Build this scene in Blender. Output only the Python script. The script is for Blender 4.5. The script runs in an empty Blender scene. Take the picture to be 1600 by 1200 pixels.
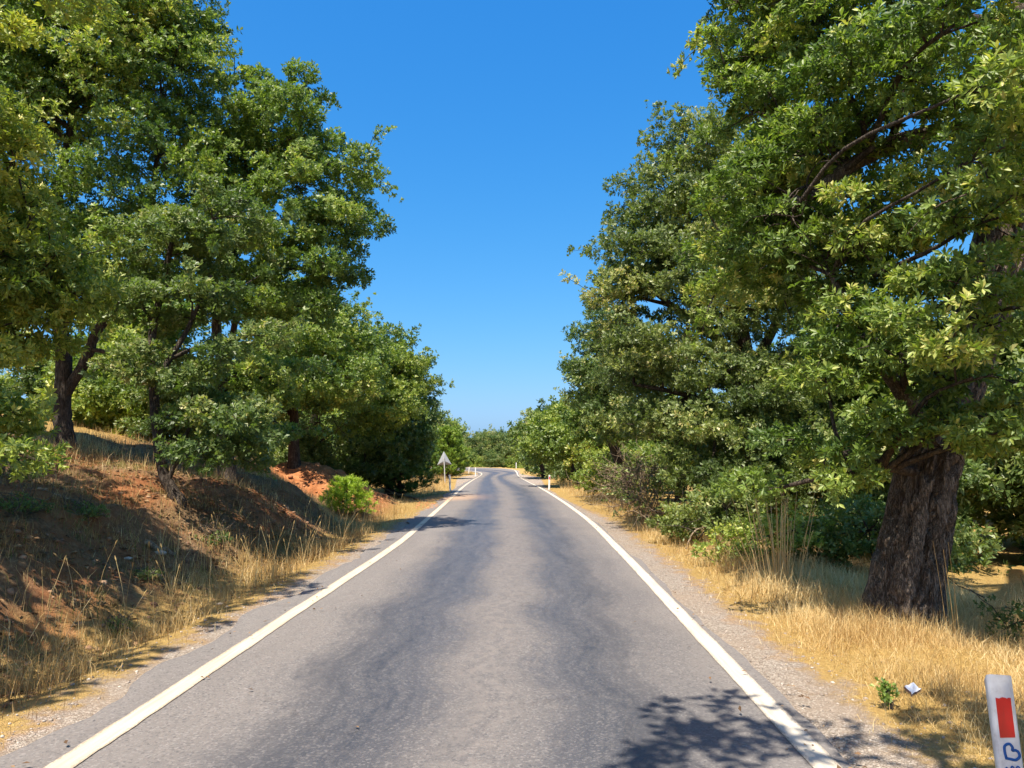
import bpy, math
import numpy as np
from mathutils import Vector, Matrix

SC = bpy.context.scene
COL = SC.collection
R_ = math.radians

# ------------------------------------------------------------------ camera
CAM_H = 1.75
F_PX = 1200.0                      # focal length in pixels of a 1600 px wide frame
PITCH = math.atan(113 / 1200); YAW = math.atan(28 / 1205)
cam_d = bpy.data.cameras.new('camera'); cam = bpy.data.objects.new('camera', cam_d); COL.objects.link(cam)
cam.location = (0, 0, CAM_H); cam.rotation_euler = (R_(90) + PITCH, 0, YAW)
cam_d.sensor_width = 36; cam_d.lens = 36 * F_PX / 1600; cam_d.clip_end = 3000; cam_d.clip_start = 0.05
SC.camera = cam
CM = np.array(cam.rotation_euler.to_matrix())

# ------------------------------------------------------------------ sky, sun, exposure
SUN_EL = R_(63); SUN_AZ = math.atan2(-0.42, -0.907)     # to-sun azimuth, clockwise from +Y
S = np.array([math.sin(SUN_AZ) * math.cos(SUN_EL), math.cos(SUN_AZ) * math.cos(SUN_EL), math.sin(SUN_EL)])
world = bpy.data.worlds.new('World'); SC.world = world; world.use_nodes = True
wn = world.node_tree.nodes; wl = world.node_tree.links
bg = wn['Background']
sky = wn.new('ShaderNodeTexSky'); sky.sky_type = 'NISHITA'; sky.sun_disc = False
sky.sun_elevation = SUN_EL; sky.sun_rotation = SUN_AZ
sky.altitude = 900; sky.air_density = 1.0; sky.dust_density = 3.0; sky.ozone_density = 2.0
# one colour grade for the whole sky: deeper, cleaner blue
sp = wn.new('ShaderNodeSeparateColor'); cb = wn.new('ShaderNodeCombineColor'); wl.new(sky.outputs[0], sp.inputs[0])
for ch, (gain, power) in enumerate(((.244, 1.711), (1.128, .822), (2.89, .45))):
    pw = wn.new('ShaderNodeMath'); pw.operation = 'POWER'; pw.inputs[1].default_value = power
    ml = wn.new('ShaderNodeMath'); ml.operation = 'MULTIPLY'; ml.inputs[1].default_value = gain
    wl.new(sp.outputs[ch], pw.inputs[0]); wl.new(pw.outputs[0], ml.inputs[0]); wl.new(ml.outputs[0], cb.inputs[ch])
wl.new(cb.outputs[0], bg.inputs[0])
bg.inputs[1].default_value = 0.09
sun_d = bpy.data.lights.new('sun', 'SUN'); sun_d.energy = 5.0; sun_d.angle = R_(0.53); sun_d.color = (1.0, 0.93, 0.82)
sun = bpy.data.objects.new('sun', sun_d); COL.objects.link(sun)
sun.rotation_euler = Vector(S).to_track_quat('Z', 'Y').to_euler(); sun.location = (-20, -30, 40)
vs = SC.view_settings
vs.view_transform = 'Standard'; vs.look = 'None'; vs.exposure = 0.95; vs.gamma = 1; vs.use_curve_mapping = False
SC.cycles.max_bounces = 6; SC.cycles.diffuse_bounces = 3; SC.cycles.glossy_bounces = 2; SC.cycles.transmission_bounces = 4
SC.cycles.use_denoising = True

# ------------------------------------------------------------------ helpers
def rng(seed): return np.random.default_rng(seed)

def ray(px, py):
    d = CM @ np.array([(px - 800) / F_PX, (600 - py) / F_PX, -1.0]); return d
def at(px, py, Y):
    """world point at forward distance Y that is seen at photo pixel px,py"""
    d = ray(px, py); return np.array([0, 0, CAM_H]) + d * (Y / d[1])

def _h(ix, iy, iz, seed):
    n = (ix.astype(np.int64) * 374761393 + iy.astype(np.int64) * 668265263 + iz.astype(np.int64) * 2147483647 + seed * 974711) & 0xFFFFFFFF
    n = ((n ^ (n >> 13)) * 1274126177) & 0xFFFFFFFF
    n = ((n ^ (n >> 16)) * 2246822519) & 0xFFFFFFFF
    return ((n ^ (n >> 15)) & 0xFFFFFF) / float(0xFFFFFF)
def vnoise(x, y, z=None, seed=0):
    x = np.asarray(x, float); y = np.asarray(y, float); z = np.zeros_like(x) if z is None else np.asarray(z, float)
    ix, iy, iz = np.floor(x), np.floor(y), np.floor(z)
    fx, fy, fz = x - ix, y - iy, z - iz
    fx = fx * fx * (3 - 2 * fx); fy = fy * fy * (3 - 2 * fy); fz = fz * fz * (3 - 2 * fz)
    r = 0
    for a in (0, 1):
        for b in (0, 1):
            for c in (0, 1):
                w = (fx if a else 1 - fx) * (fy if b else 1 - fy) * (fz if c else 1 - fz)
                r = r + w * _h(ix + a, iy + b, iz + c, seed)
    return r * 2 - 1
def fbm(x, y, z=None, seed=0, oct=4):
    r = 0; a = 1.0; s = 1.0
    for o in range(oct):
        r = r + a * vnoise(np.asarray(x) * s, np.asarray(y) * s, None if z is None else np.asarray(z) * s, seed + o * 17)
        a *= 0.5; s *= 2.03
    return r
def sstep(a, b, x):
    t = np.clip((np.asarray(x, float) - a) / (b - a), 0, 1); return t * t * (3 - 2 * t)

def mesh(name, V, F, mat=None, smooth=False, attrs=None):
    """V (n,3), F (m,3) or (m,4) -> mesh data"""
    V = np.ascontiguousarray(V, dtype=np.float32); F = np.ascontiguousarray(F, dtype=np.int32)
    me = bpy.data.meshes.new(name); k = F.shape[1]
    me.vertices.add(len(V)); me.vertices.foreach_set('co', V.ravel())
    me.loops.add(F.size); me.loops.foreach_set('vertex_index', F.ravel())
    me.polygons.add(len(F)); me.polygons.foreach_set('loop_start', np.arange(0, F.size, k, dtype=np.int32))
    try: me.polygons.foreach_set('loop_total', np.full(len(F), k, dtype=np.int32))
    except Exception: pass
    if smooth: me.polygons.foreach_set('use_smooth', np.ones(len(F), dtype=bool))
    for an, av in (attrs or {}).items():
        a = me.attributes.new(an, 'FLOAT', 'POINT'); a.data.foreach_set('value', np.ascontiguousarray(av, dtype=np.float32))
    me.update(calc_edges=True)
    if mat: me.materials.append(mat)
    return me
def link(name, me, parent=None, loc=None):
    o = bpy.data.objects.new(name, me); COL.objects.link(o)
    if parent is not None: o.parent = parent
    if loc is not None: o.location = loc
    return o
def tag(o, label=None, cat=None, group=None, kind=None):
    if label: o['label'] = label
    if cat: o['category'] = cat
    if group: o['group'] = group
    if kind: o['kind'] = kind
    return o
def thing(name, label, cat, loc, group=None):
    o = bpy.data.objects.new(name, None); COL.objects.link(o); o.location = [float(v) for v in loc]
    o.empty_display_size = 0.2
    return tag(o, label, cat, group)

class Acc:
    """collects triangles"""
    def __init__(s): s.V = []; s.F = []; s.n = 0; s.T = []
    def add(s, V, F, t=0.0):
        V = np.asarray(V, float).reshape(-1, 3); F = np.asarray(F, int)
        if F.shape[1] == 4: F = np.concatenate([F[:, [0, 1, 2]], F[:, [0, 2, 3]]])
        s.V.append(V); s.F.append(F + s.n); s.n += len(V)
        s.T.append(np.broadcast_to(np.asarray(t, float), (len(V),)))
    def build(s, name, mat, parent=None, smooth=False, origin=(0, 0, 0)):
        V = np.concatenate(s.V) - np.asarray(origin, float)
        return link(name, mesh(name, V, np.concatenate(s.F), mat, smooth, {'tint': np.concatenate(s.T)}), parent)

def frames(P):
    """parallel-ish frames along a polyline"""
    T = np.gradient(P, axis=0); T /= np.linalg.norm(T, axis=1, keepdims=True) + 1e-9
    ref = np.array([1.0, 0.13, 0.07]) if abs(T[:, 2]).mean() > 0.6 else np.array([0.05, 0.1, 1.0])
    A = np.cross(T, ref); A /= np.linalg.norm(A, axis=1, keepdims=True) + 1e-9
    return T, A, np.cross(T, A)
def tube(acc, P, r, sides=6, t=0.0, cap=True):
    P = np.asarray(P, float); r = np.broadcast_to(np.asarray(r, float), (len(P),)); n = len(P)
    T, A, B = frames(P)
    ang = np.linspace(0, 2 * math.pi, sides, endpoint=False)
    V = P[:, None] + r[:, None, None] * (np.cos(ang)[None, :, None] * A[:, None] + np.sin(ang)[None, :, None] * B[:, None])
    i = np.arange(n - 1)[:, None] * sides; j = np.arange(sides)[None]; k = (j + 1) % sides
    F = np.stack([i + j, i + k, i + sides + k, i + sides + j], -1).reshape(-1, 4)
    V = V.reshape(-1, 3)
    acc.add(V, F, t)
    if cap:
        for row in (0, n - 1):
            ring = V[row * sides:(row + 1) * sides]; c = P[row]
            Fc = np.stack([np.full(sides, sides), np.arange(sides), (np.arange(sides) + 1) % sides], 1)
            acc.add(np.vstack([ring, c]), Fc, t)
def curve_pts(ctrl, n=10):
    """smooth points through control points (Catmull-Rom)"""
    C = np.asarray(ctrl, float)
    if len(C) == 2: return C[0] + (C[1] - C[0]) * np.linspace(0, 1, n)[:, None]
    C = np.vstack([2 * C[0] - C[1], C, 2 * C[-1] - C[-2]]); out = []
    for i in range(1, len(C) - 2):
        t = np.linspace(0, 1, n, endpoint=False)[:, None]; a, b, c, d = C[i - 1:i + 3]
        out.append(0.5 * (2 * b + (c - a) * t + (2 * a - 5 * b + 4 * c - d) * t**2 + (3 * b - a - 3 * c + d) * t**3))
    out.append(C[-2:-1]); return np.vstack(out)
def box(acc, c, s, R=None, t=0.0):
    v = np.array([[x, y, z] for x in (-.5, .5) for y in (-.5, .5) for z in (-.5, .5)]) * np.asarray(s)
    if R is not None: v = v @ np.asarray(R).T
    acc.add(v + np.asarray(c), [[0, 1, 3, 2], [4, 6, 7, 5], [0, 4, 5, 1], [2, 3, 7, 6], [0, 2, 6, 4], [1, 5, 7, 3]], t)

# ------------------------------------------------------------------ materials
class NT:
    def __init__(s, name):
        s.m = bpy.data.materials.new(name); s.m.use_nodes = True; s.t = s.m.node_tree; s.n = s.t.nodes; s.l = s.t.links
        s.bsdf = s.n['Principled BSDF']; s.out = s.n['Material Output']
    def new(s, typ, **kw):
        nd = s.n.new(typ)
        for k, v in kw.items(): setattr(nd, k, v)
        return nd
    def put(s, sock, v):
        if hasattr(v, 'links') or isinstance(v, bpy.types.NodeSocket): s.l.new(v, sock)
        else: sock.default_value = v
    def attr(s, name): return s.new('ShaderNodeAttribute', attribute_name=name).outputs['Fac']
    def pos(s): return s.new('ShaderNodeNewGeometry').outputs['Position']
    def mapv(s, v, scale=(1, 1, 1), rot=(0, 0, 0)):
        m = s.new('ShaderNodeMapping'); s.put(m.inputs['Vector'], v); m.inputs['Scale'].default_value = scale; m.inputs['Rotation'].default_value = rot; return m.outputs[0]
    def noise(s, v, scale, detail=4, rough=0.55, dist=0.0):
        n = s.new('ShaderNodeTexNoise'); s.put(n.inputs['Vector'], v); n.inputs['Scale'].default_value = scale
        n.inputs['Detail'].default_value = detail; n.inputs['Roughness'].default_value = rough; n.inputs['Distortion'].default_value = dist
        return n.outputs['Fac']
    def vor(s, v, scale, feature='F1', out='Distance', rand=1.0):
        n = s.new('ShaderNodeTexVoronoi', feature=feature); s.put(n.inputs['Vector'], v); n.inputs['Scale'].default_value = scale
        if 'Randomness' in n.inputs: n.inputs['Randomness'].default_value = rand
        return n.outputs[out]
    def math(s, op, a, b=0.0, clamp=False):
        n = s.new('ShaderNodeMath', operation=op, use_clamp=clamp); s.put(n.inputs[0], a); s.put(n.inputs[1], b); return n.outputs[0]
    def rng(s, v, a, b, c=0.0, d=1.0):
        n = s.new('ShaderNodeMapRange', interpolation_type='SMOOTHSTEP'); s.put(n.inputs[0], v)
        for i, x in enumerate((a, b, c, d)): n.inputs[i + 1].default_value = x
        return n.outputs[0]
    def mix(s, f, a, b, typ='MIX'):
        n = s.new('ShaderNodeMix', data_type='RGBA', blend_type=typ); s.put(n.inputs[0], f)
        for sk, v in ((n.inputs[6], a), (n.inputs[7], b)):
            s.put(sk, (*v, 1) if isinstance(v, tuple) and len(v) == 3 else v)
        return n.outputs[2]
    def ramp(s, f, stops):
        n = s.new('ShaderNodeValToRGB'); s.put(n.inputs[0], f); e = n.color_ramp.elements
        while len(e) < len(stops): e.new(0.5)
        for el, (p, c) in zip(e, stops): el.position = p; el.color = (*c, 1)
        return n.outputs[0]
    def bump(s, h, strength=0.5, dist=0.02):
        n = s.new('ShaderNodeBump'); n.inputs['Strength'].default_value = strength; n.inputs['Distance'].default_value = dist
        s.put(n.inputs['Height'], h); s.l.new(n.outputs[0], s.bsdf.inputs['Normal']); return n.outputs[0]
    def base(s, c, rough=0.8, spec=0.3):
        s.put(s.bsdf.inputs['Base Color'], (*c, 1) if isinstance(c, tuple) and len(c) == 3 else c)
        s.put(s.bsdf.inputs['Roughness'], rough); s.put(s.bsdf.inputs['Specular IOR Level'], spec); return s.m

def leaf_mat(name, stops, trans=0.32, rough=0.46, spec=0.45, transcol=None, gain=1.0):
    m = NT(name); t = m.attr('tint'); c = m.ramp(t, [(p_, tuple(min(.9, v * gain * (k_ if gain > 1 else 1)) for v, k_ in zip(q_, (1.13, 1, .88)))) for p_, q_ in stops])
    m.base(c, rough, spec)
    tr = m.new('ShaderNodeBsdfTranslucent'); tc = m.mix(1.0, c, transcol or (1.5, 1.7, 0.7), 'MULTIPLY'); m.l.new(tc, tr.inputs[0])
    mx = m.new('ShaderNodeMixShader'); mx.inputs[0].default_value = trans
    m.l.new(m.bsdf.outputs[0], mx.inputs[1]); m.l.new(tr.outputs[0], mx.inputs[2]); m.l.new(mx.outputs[0], m.out.inputs[0])
    return m.m
M = {}
M['leaf_oak'] = leaf_mat('oak_leaf', [(0.0, (.030, .060, .014)), (.35, (.058, .100, .022)), (.7, (.100, .150, .032)), (.93, (.175, .215, .055)), (1.0, (.21, .22, .07))], gain=1.95)
M['leaf_dark'] = leaf_mat('dark_oak_leaf', [(0.0, (.030, .056, .018)), (.4, (.052, .088, .026)), (.8, (.095, .130, .042)), (1.0, (.18, .19, .08))], gain=1.95)
M['leaf_olive'] = leaf_mat('olive_oak_leaf', [(0.0, (.036, .060, .018)), (.4, (.068, .100, .030)), (.8, (.130, .160, .055)), (1.0, (.22, .21, .09))], gain=1.95)
M['leaf_yellow'] = leaf_mat('pale_oak_leaf', [(0.0, (.050, .085, .018)), (.35, (.105, .150, .030)), (.75, (.180, .215, .050)), (1.0, (.27, .26, .06))], gain=1.95)
M['leaf_bright'] = leaf_mat('bright_leaf', [(0.0, (.045, .095, .015)), (.5, (.095, .170, .025)), (.9, (.165, .235, .040)), (1.0, (.23, .25, .06))], gain=1.95)
M['needle'] = leaf_mat('pine_needle', [(0.0, (.025, .055, .014)), (.5, (.050, .100, .022)), (1.0, (.095, .160, .035))], trans=.2, gain=1.95)
M['needle_bright'] = leaf_mat('young_pine_needle', [(0.0, (.085, .140, .018)), (.5, (.155, .235, .028)), (1.0, (.24, .31, .05))], trans=.25, gain=1.95)
M['straw'] = leaf_mat('dry_grass', [(0.0, (.24, .135, .055)), (.3, (.44, .285, .105)), (.65, (.62, .45, .19)), (1.0, (.80, .66, .36))], trans=.3, rough=.55, spec=.3, transcol=(1.1, 1.0, .8))
M['greengrass'] = leaf_mat('olive_grass', [(0.0, (.10, .11, .03)), (.6, (.19, .19, .055)), (1.0, (.34, .28, .10))], trans=.3, rough=.55, spec=.3)
M['deadleaf'] = leaf_mat('dead_leaf', [(0.0, (.085, .050, .026)), (.5, (.19, .105, .050)), (1.0, (.34, .215, .105))], trans=.1, rough=.7, spec=.2, transcol=(1, 1, 1))
def bark_mat(name, dark, mid, light, sc=1.0, bump=.7):
    m = NT(name); p = m.new('ShaderNodeTexCoord').outputs['Object']
    pv = m.mapv(p, (9 * sc, 9 * sc, 1.5 * sc)); n1 = m.noise(pv, 2.2, 7, .7, .9); n2 = m.noise(p, 6 * sc, 3)
    cr = m.noise(m.mapv(p, (17 * sc, 17 * sc, 2.6 * sc)), 1.7, 3, .5, 1.2)
    crm = m.rng(m.math('ABSOLUTE', m.math('SUBTRACT', cr, .5)), .0, .09)
    c = m.ramp(n1, [(.28, dark), (.52, mid), (.78, light)])
    c = m.mix(m.math('MULTIPLY', m.math('SUBTRACT', 1.0, crm), .75), c, tuple(x * .6 for x in dark))
    c = m.mix(m.rng(n2, .55, .75, 0, .35), c, tuple(min(1, x * 1.25) for x in light))
    m.bump(m.math('ADD', n1, m.math('MULTIPLY', crm, .7)), bump, .035)
    return m.base(c, .92, .15)
M['bark'] = bark_mat('oak_bark', (.035, .027, .021), (.095, .074, .057), (.20, .165, .130))
M['bark_big'] = bark_mat('old_oak_bark', (.10, .075, .056), (.23, .178, .134), (.42, .345, .27), 1.6, .9)
M['bark_pale'] = bark_mat('pale_branch_bark', (.09, .07, .05), (.20, .155, .11), (.36, .29, .22))
M['bark_pine'] = bark_mat('pine_bark', (.05, .03, .02), (.12, .075, .05), (.2, .14, .10))
M['deadwood'] = bark_mat('dead_wood', (.20, .145, .09), (.36, .27, .175), (.52, .42, .30))

# ------------------------------------------------------------------ road geometry
LPTS = np.array([(-2.66, -30), (-2.66, 0), (-2.66, 8), (-2.66, 15.3), (-2.84, 20.6), (-3.28, 31.3), (-3.85, 44.7), (-4.22, 56.8), (-4.45, 68), (-4.75, 76), (-5.4, 82), (-7.2, 86.5), (-10.5, 89.5), (-16, 91.5), (-28, 93), (-60, 95)], float)
RPTS = np.array([(1.68, -30), (1.68, 0), (1.68, 8), (1.68, 15), (1.60, 22), (1.2, 32), (.6, 43), (-.1, 53), (-.72, 63), (-1.15, 73), (-1.4, 82), (-2.1, 90), (-5.0, 96), (-12, 99), (-26, 100.6), (-60, 102)], float)
def dens(P):
    Q = curve_pts(np.c_[P, np.zeros(len(P))], 14)[:, :2]; return Q
LL = dens(LPTS); RR = dens(RPTS); CC = (LL + RR) / 2; HW = np.linalg.norm(LL - RR, axis=1) / 2
def road_z(y): return 0.38 * sstep(76, 102, y)
_T = np.gradient(CC, axis=0)
def offset(x, y):
    """distance outside the painted edge line (negative on the road) and side (-1 left, +1 right)"""
    x = np.asarray(x, float).ravel(); y = np.asarray(y, float).ravel(); off = np.empty(len(x)); sd = np.empty(len(x))
    # denser centre samples
    k = np.linspace(0, len(CC) - 1, 900); ii = np.arange(len(CC))
    cx = np.interp(k, ii, CC[:, 0]); cy = np.interp(k, ii, CC[:, 1]); hw = np.interp(k, ii, HW)
    tx = np.interp(k, ii, _T[:, 0]); ty = np.interp(k, ii, _T[:, 1])
    for s in range(0, len(x), 20000):
        e = slice(s, s + 20000)
        d2 = (x[e, None] - cx) ** 2 + (y[e, None] - cy) ** 2; j = d2.argmin(1)
        off[e] = np.sqrt(d2[np.arange(len(j)), j]) - hw[j]
        sd[e] = np.sign(tx[j] * (y[e] - cy[j]) - ty[j] * (x[e] - cx[j])) * -1
    return off, sd
LO = [(-9, -.09), (0, -.05), (.35, -.045), (.9, -.03), (1.5, -.14), (2.0, .0), (2.7, .46), (3.35, .93), (5.3, 1.5), (7.1, 1.87), (13, 3.0), (27, 4.4), (60, 5.5), (500, 7)]
LF = [(-9, -.09), (0, -.05), (.9, -.03), (1.6, -.12), (2.5, -.08), (4, .12), (8, .4), (20, 1.2), (60, 3), (500, 6)]
RO = [(-9, -.09), (0, -.05), (.9, -.045), (1.5, .0), (2.4, -.04), (4, -.28), (8, -.40), (60, -.5), (500, -.5)]
def ground_all(x, y):
    x = np.asarray(x, float).ravel(); y = np.asarray(y, float).ravel()
    o, s = offset(x, y)
    bank = 1 - sstep(0, 4.2, y - (16.0 + 1.25 * np.clip(o, 0, 9)) + .8 * vnoise(x * .5, y * .5, seed=3))
    mound = np.exp(-((x + 7.9) / 2.5) ** 2 - ((y - 27.4) / 1.9) ** 2)
    zl = np.interp(o, *zip(*LO)) * bank + np.interp(o, *zip(*LF)) * (1 - bank)
    zr = np.interp(o, *zip(*RO))
    left = s < 0
    z = np.where(left, zl, zr)
    rough = sstep(.7, 1.6, o)
    z = z + rough * (.05 * fbm(x * 1.1, y * 1.1, seed=5, oct=3) + .022 * fbm(x * 5, y * 5, seed=8, oct=2))
    z = z + np.where(left, 1, 0) * sstep(1.5, 2.4, o) * (1 - sstep(14, 24, y)) * (.055 * np.abs(fbm(x * 2.6, y * 2.6, seed=15, oct=3)) + .03 * fbm(x * 7, y * 7, seed=16, oct=2))
    z = z + np.where(left, 1, .3) * sstep(1.8, 3, o) * (.16 * fbm(x * .45, y * .45, seed=11, oct=3) + .05 * vnoise(x * 2.5, y * 2.5, seed=4))
    red = np.where(left, np.maximum(sstep(.16, .34, mound + .12 * vnoise(x * 1.7, y * 1.7, seed=23)), .75 * sstep(2.2, 3.2, o) * (1 - sstep(6, 8, o)) * np.clip(3 * bank * (1 - bank), 0, 1) * sstep(17, 19.5, y) * sstep(.0, .5, vnoise(x * .9, y * .9, seed=24) + .25)), 0)
    z = z + np.where(left, 1.3 * mound - .26 * np.exp(-((x + 5.8) / 1.6) ** 2 - ((y - 23.6) / 2.2) ** 2), 0)
    track = np.where(left, sstep(29.5, 31, y - .2 * o) * (1 - sstep(34.5, 36, y - .2 * o)) * (1 - sstep(14, 22, o)) * sstep(.2, 1.0, o), 0)
    z = z - .12 * track * sstep(1.2, 3, o) * 1.0
    z = z + red * (.16 * np.abs(fbm(x * 2.2, y * 2.2, seed=21, oct=3)))
    z = z + road_z(y) * (1 - 0) * np.exp(-np.clip(o, 0, None) / 60)
    return z, o, s, red, track
def gz(x, y): return ground_all([x], [y])[0][0]

def axis(knots):
    out = []
    for a, b, st in knots: out.append(np.arange(a, b, st))
    return np.unique(np.round(np.concatenate(out + [[knots[-1][1]]]), 4))
gx = axis([(-900, -200, 100), (-200, -60, 10), (-60, -24, 2), (-24, -12, .5), (-12, -8, .2), (-8, -2.4, .11), (-2.4, 1.4, .5), (1.4, 5.5, .1), (5.5, 10, .25), (10, 24, 1), (24, 60, 3), (60, 200, 14), (200, 900, 100)])
gy = axis([(-900, -60, 120), (-60, -8, 4), (-8, 2, .5), (2, 9, .11), (9, 16, .12), (16, 34, .2), (34, 60, .45), (60, 130, 1.2), (130, 260, 10), (260, 1500, 100)])
GX, GY = np.meshgrid(gx, gy)
z, go, gs, gred, gtrack = ground_all(GX, GY)
nx, ny = len(gx), len(gy)
i = (np.arange(ny - 1)[:, None] * nx + np.arange(nx - 1)[None]).ravel()
GF = np.stack([i, i + 1, i + nx + 1, i + nx], 1)

# ground material
m = NT('ground_earth'); p = m.pos()
off = m.attr('off'); left = m.attr('left'); red = m.attr('red'); trk = m.attr('track')
n_big = m.noise(p, .55, 5, .6); n_mid = m.noise(p, 3.0, 6, .65); n_fine = m.noise(p, 22, 4, .7); n_grit = m.noise(p, 90, 2, .7)
soil = m.ramp(n_mid, [(.25, (.17, .062, .026)), (.5, (.34, .138, .056)), (.75, (.48, .235, .10))])
litter = m.ramp(n_fine, [(.25, (.09, .05, .028)), (.5, (.22, .135, .07)), (.78, (.40, .28, .15))])
bankc = m.mix(m.rng(n_big, .42, .6), soil, litter)
strawc = m.ramp(n_fine, [(.2, (.25, .15, .05)), (.5, (.42, .275, .09)), (.8, (.56, .39, .145))])
strawc = m.mix(m.rng(n_mid, .52, .75, 0, .45), strawc, (.34, .21, .10))
# straw: right side beyond gravel, thin verge on left, high meadow on left
e = m.math('ADD', off, m.math('MULTIPLY', m.math('SUBTRACT', n_mid, .5), 1.3))
verge_l = m.math('MULTIPLY', m.rng(e, .45, .85), m.math('SUBTRACT', 1.0, m.rng(e, 1.5, 2.4)))
meadow_l = m.rng(off, 7.0, 10.0)
sl = m.math('MAXIMUM', verge_l, meadow_l)
sr = m.rng(e, .42, .85)
msk = m.new('ShaderNodeMix', data_type='FLOAT'); m.put(msk.inputs[0], left); m.put(msk.inputs[2], sr); m.put(msk.inputs[3], sl)
straw_f = m.math('MAXIMUM', msk.outputs[0], m.attr('flat'))
c = m.mix(straw_f, bankc, strawc)
redc = m.ramp(n_mid, [(.25, (.30, .10, .035)), (.5, (.50, .195, .075)), (.75, (.64, .30, .13))])
c = m.mix(m.math('MULTIPLY', red, m.rng(n_big, .25, .45)), c, redc)
trc = m.ramp(n_fine, [(.25, (.46, .22, .085)), (.7, (.66, .38, .17))])
c = m.mix(trk, c, trc)
# gravel shoulder
gv = m.vor(p, 62, 'F1', 'Color'); gd = m.vor(p, 62, 'DISTANCE_TO_EDGE')
sep = m.new('ShaderNodeSeparateColor'); m.put(sep.inputs[0], gv)
grav = m.ramp(sep.outputs[0], [(.1, (.25, .205, .16)), (.5, (.36, .30, .235)), (.9, (.49, .42, .34))])
grav = m.mix(m.rng(gd, 0, .05, .55, 0), grav, (.23, .155, .115))
grav = m.mix(m.rng(n_big, .45, .65, 0, .55), grav, (.38, .285, .20))
gm = m.math('SUBTRACT', 1.0, m.rng(e, .45, .88))
gm = m.math('MULTIPLY', gm, m.math('SUBTRACT', 1.0, m.math('MULTIPLY', trk, .85)))
c = m.mix(gm, c, grav)
h = m.math('ADD', m.math('MULTIPLY', n_fine, .6), m.math('MULTIPLY', n_grit, .25)); h = m.math('ADD', h, m.math('MULTIPLY', m.rng(gd, 0, .12), .35))
m.bump(h, .85, .03)
M['ground'] = m.base(c, .95, .1)
g_att = dict(off=go + .7 * sstep(16, 38, GY.ravel()) * sstep(.1, .4, go), left=(gs < 0).astype(float), red=gred, track=gtrack,
             flat=np.where(gs < 0, sstep(31, 35, GY.ravel()) * sstep(.5, 1.2, go), 0))
ground = link('ground', mesh('ground', np.c_[GX.ravel(), GY.ravel(), z], GF, M['ground'], True, g_att))
tag(ground, kind='structure')

# asphalt
na = 16
EL = .42; ER = .16                           # asphalt beyond the painted lines
nrm = (RR - LL) / (np.linalg.norm(RR - LL, axis=1, keepdims=True))
kk = np.r_[np.linspace(0, len(LL) - 1, 900)]; ii = np.arange(len(LL))
ix = lambda A: np.c_[np.interp(kk, ii, A[:, 0]), np.interp(kk, ii, A[:, 1])]
Ld, Rd, Nd = ix(LL), ix(RR), ix(nrm)
along = np.r_[0, np.cumsum(np.linalg.norm(np.diff((Ld + Rd) / 2, axis=0), axis=1))]
rag = lambda sd: .10 * fbm(along * .9, along * 0 + sd, seed=31 + sd, oct=4)
Le = Ld - Nd * (EL + rag(1))[:, None]; Re = Rd + Nd * (ER + .5 * rag(2))[:, None]
u = np.linspace(0, 1, na)
RV = Le[:, None] * (1 - u)[None, :, None] + Re[:, None] * u[None, :, None]
wid = np.linalg.norm(Re - Le, axis=1)
uu = (u[None] * wid[:, None]) - (EL)        # metres from left line
crown = .03 * (1 - ((u - .5) * 2) ** 2)[None]
RZ = road_z(RV[..., 1]) + crown - .012
i = (np.arange(len(kk) - 1)[:, None] * na + np.arange(na - 1)[None]).ravel()
RF = np.stack([i, i + 1, i + na + 1, i + na], 1)
m = NT('asphalt'); ua = m.attr('across'); va = m.attr('along')
cv = m.new('ShaderNodeCombineXYZ'); m.put(cv.inputs[0], ua); m.put(cv.inputs[1], va); uv = cv.outputs[0]
lowf = m.noise(m.mapv(uv, (1.2, .12, 1)), 1.0, 5, .6); midf = m.noise(m.mapv(uv, (2.0, .16, 1)), 2.8, 9, .74)
mott = m.noise(m.mapv(uv, (1.0, .5, 1)), 11.0, 7, .74)
patch = m.noise(m.mapv(uv, (1.2, .14, 1)), 1.7, 6, .62)
wob = m.math('ADD', ua, m.math('MULTIPLY', m.math('SUBTRACT', m.noise(m.mapv(uv, (0, .04, 1)), 1.0, 1), .5), .3))
def band(c0, w): return m.math('SUBTRACT', 1.0, m.math('DIVIDE', m.math('ABSOLUTE', m.math('SUBTRACT', wob, c0)), w))
b = m.math('MAXIMUM', band(1.5, 1.0), m.math('SUBTRACT', band(3.2, 1.05), .10))
b = m.math('ADD', b, m.math('MULTIPLY', m.math('SUBTRACT', mott, .5), 1.3))
b = m.math('ADD', b, m.math('MULTIPLY', m.math('SUBTRACT', patch, .5), .30))
b = m.rng(b, -.05, .85)
aggv = m.vor(uv, 70, 'F1', 'Color'); sa = m.new('ShaderNodeSeparateColor'); m.put(sa.inputs[0], aggv)
agg2 = m.noise(uv, 120, 2, .8)
light = m.ramp(lowf, [(.3, (.155, .137, .122)), (.7, (.192, .170, .150))])
darkc = m.ramp(midf, [(.3, (.034, .037, .046)), (.7, (.050, .053, .063))])
bf = m.math('MULTIPLY', b, m.rng(midf, .35, .62, 1.0, .85))
bf = m.math('MAXIMUM', bf, m.math('MULTIPLY', m.rng(wob, .5, 1.2), m.math('MULTIPLY', m.rng(wob, 4.3, 3.9), .38)))
c = m.mix(m.math('MULTIPLY', bf, m.rng(mott, .36, .62, 1.0, .72)), light, darkc)
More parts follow.
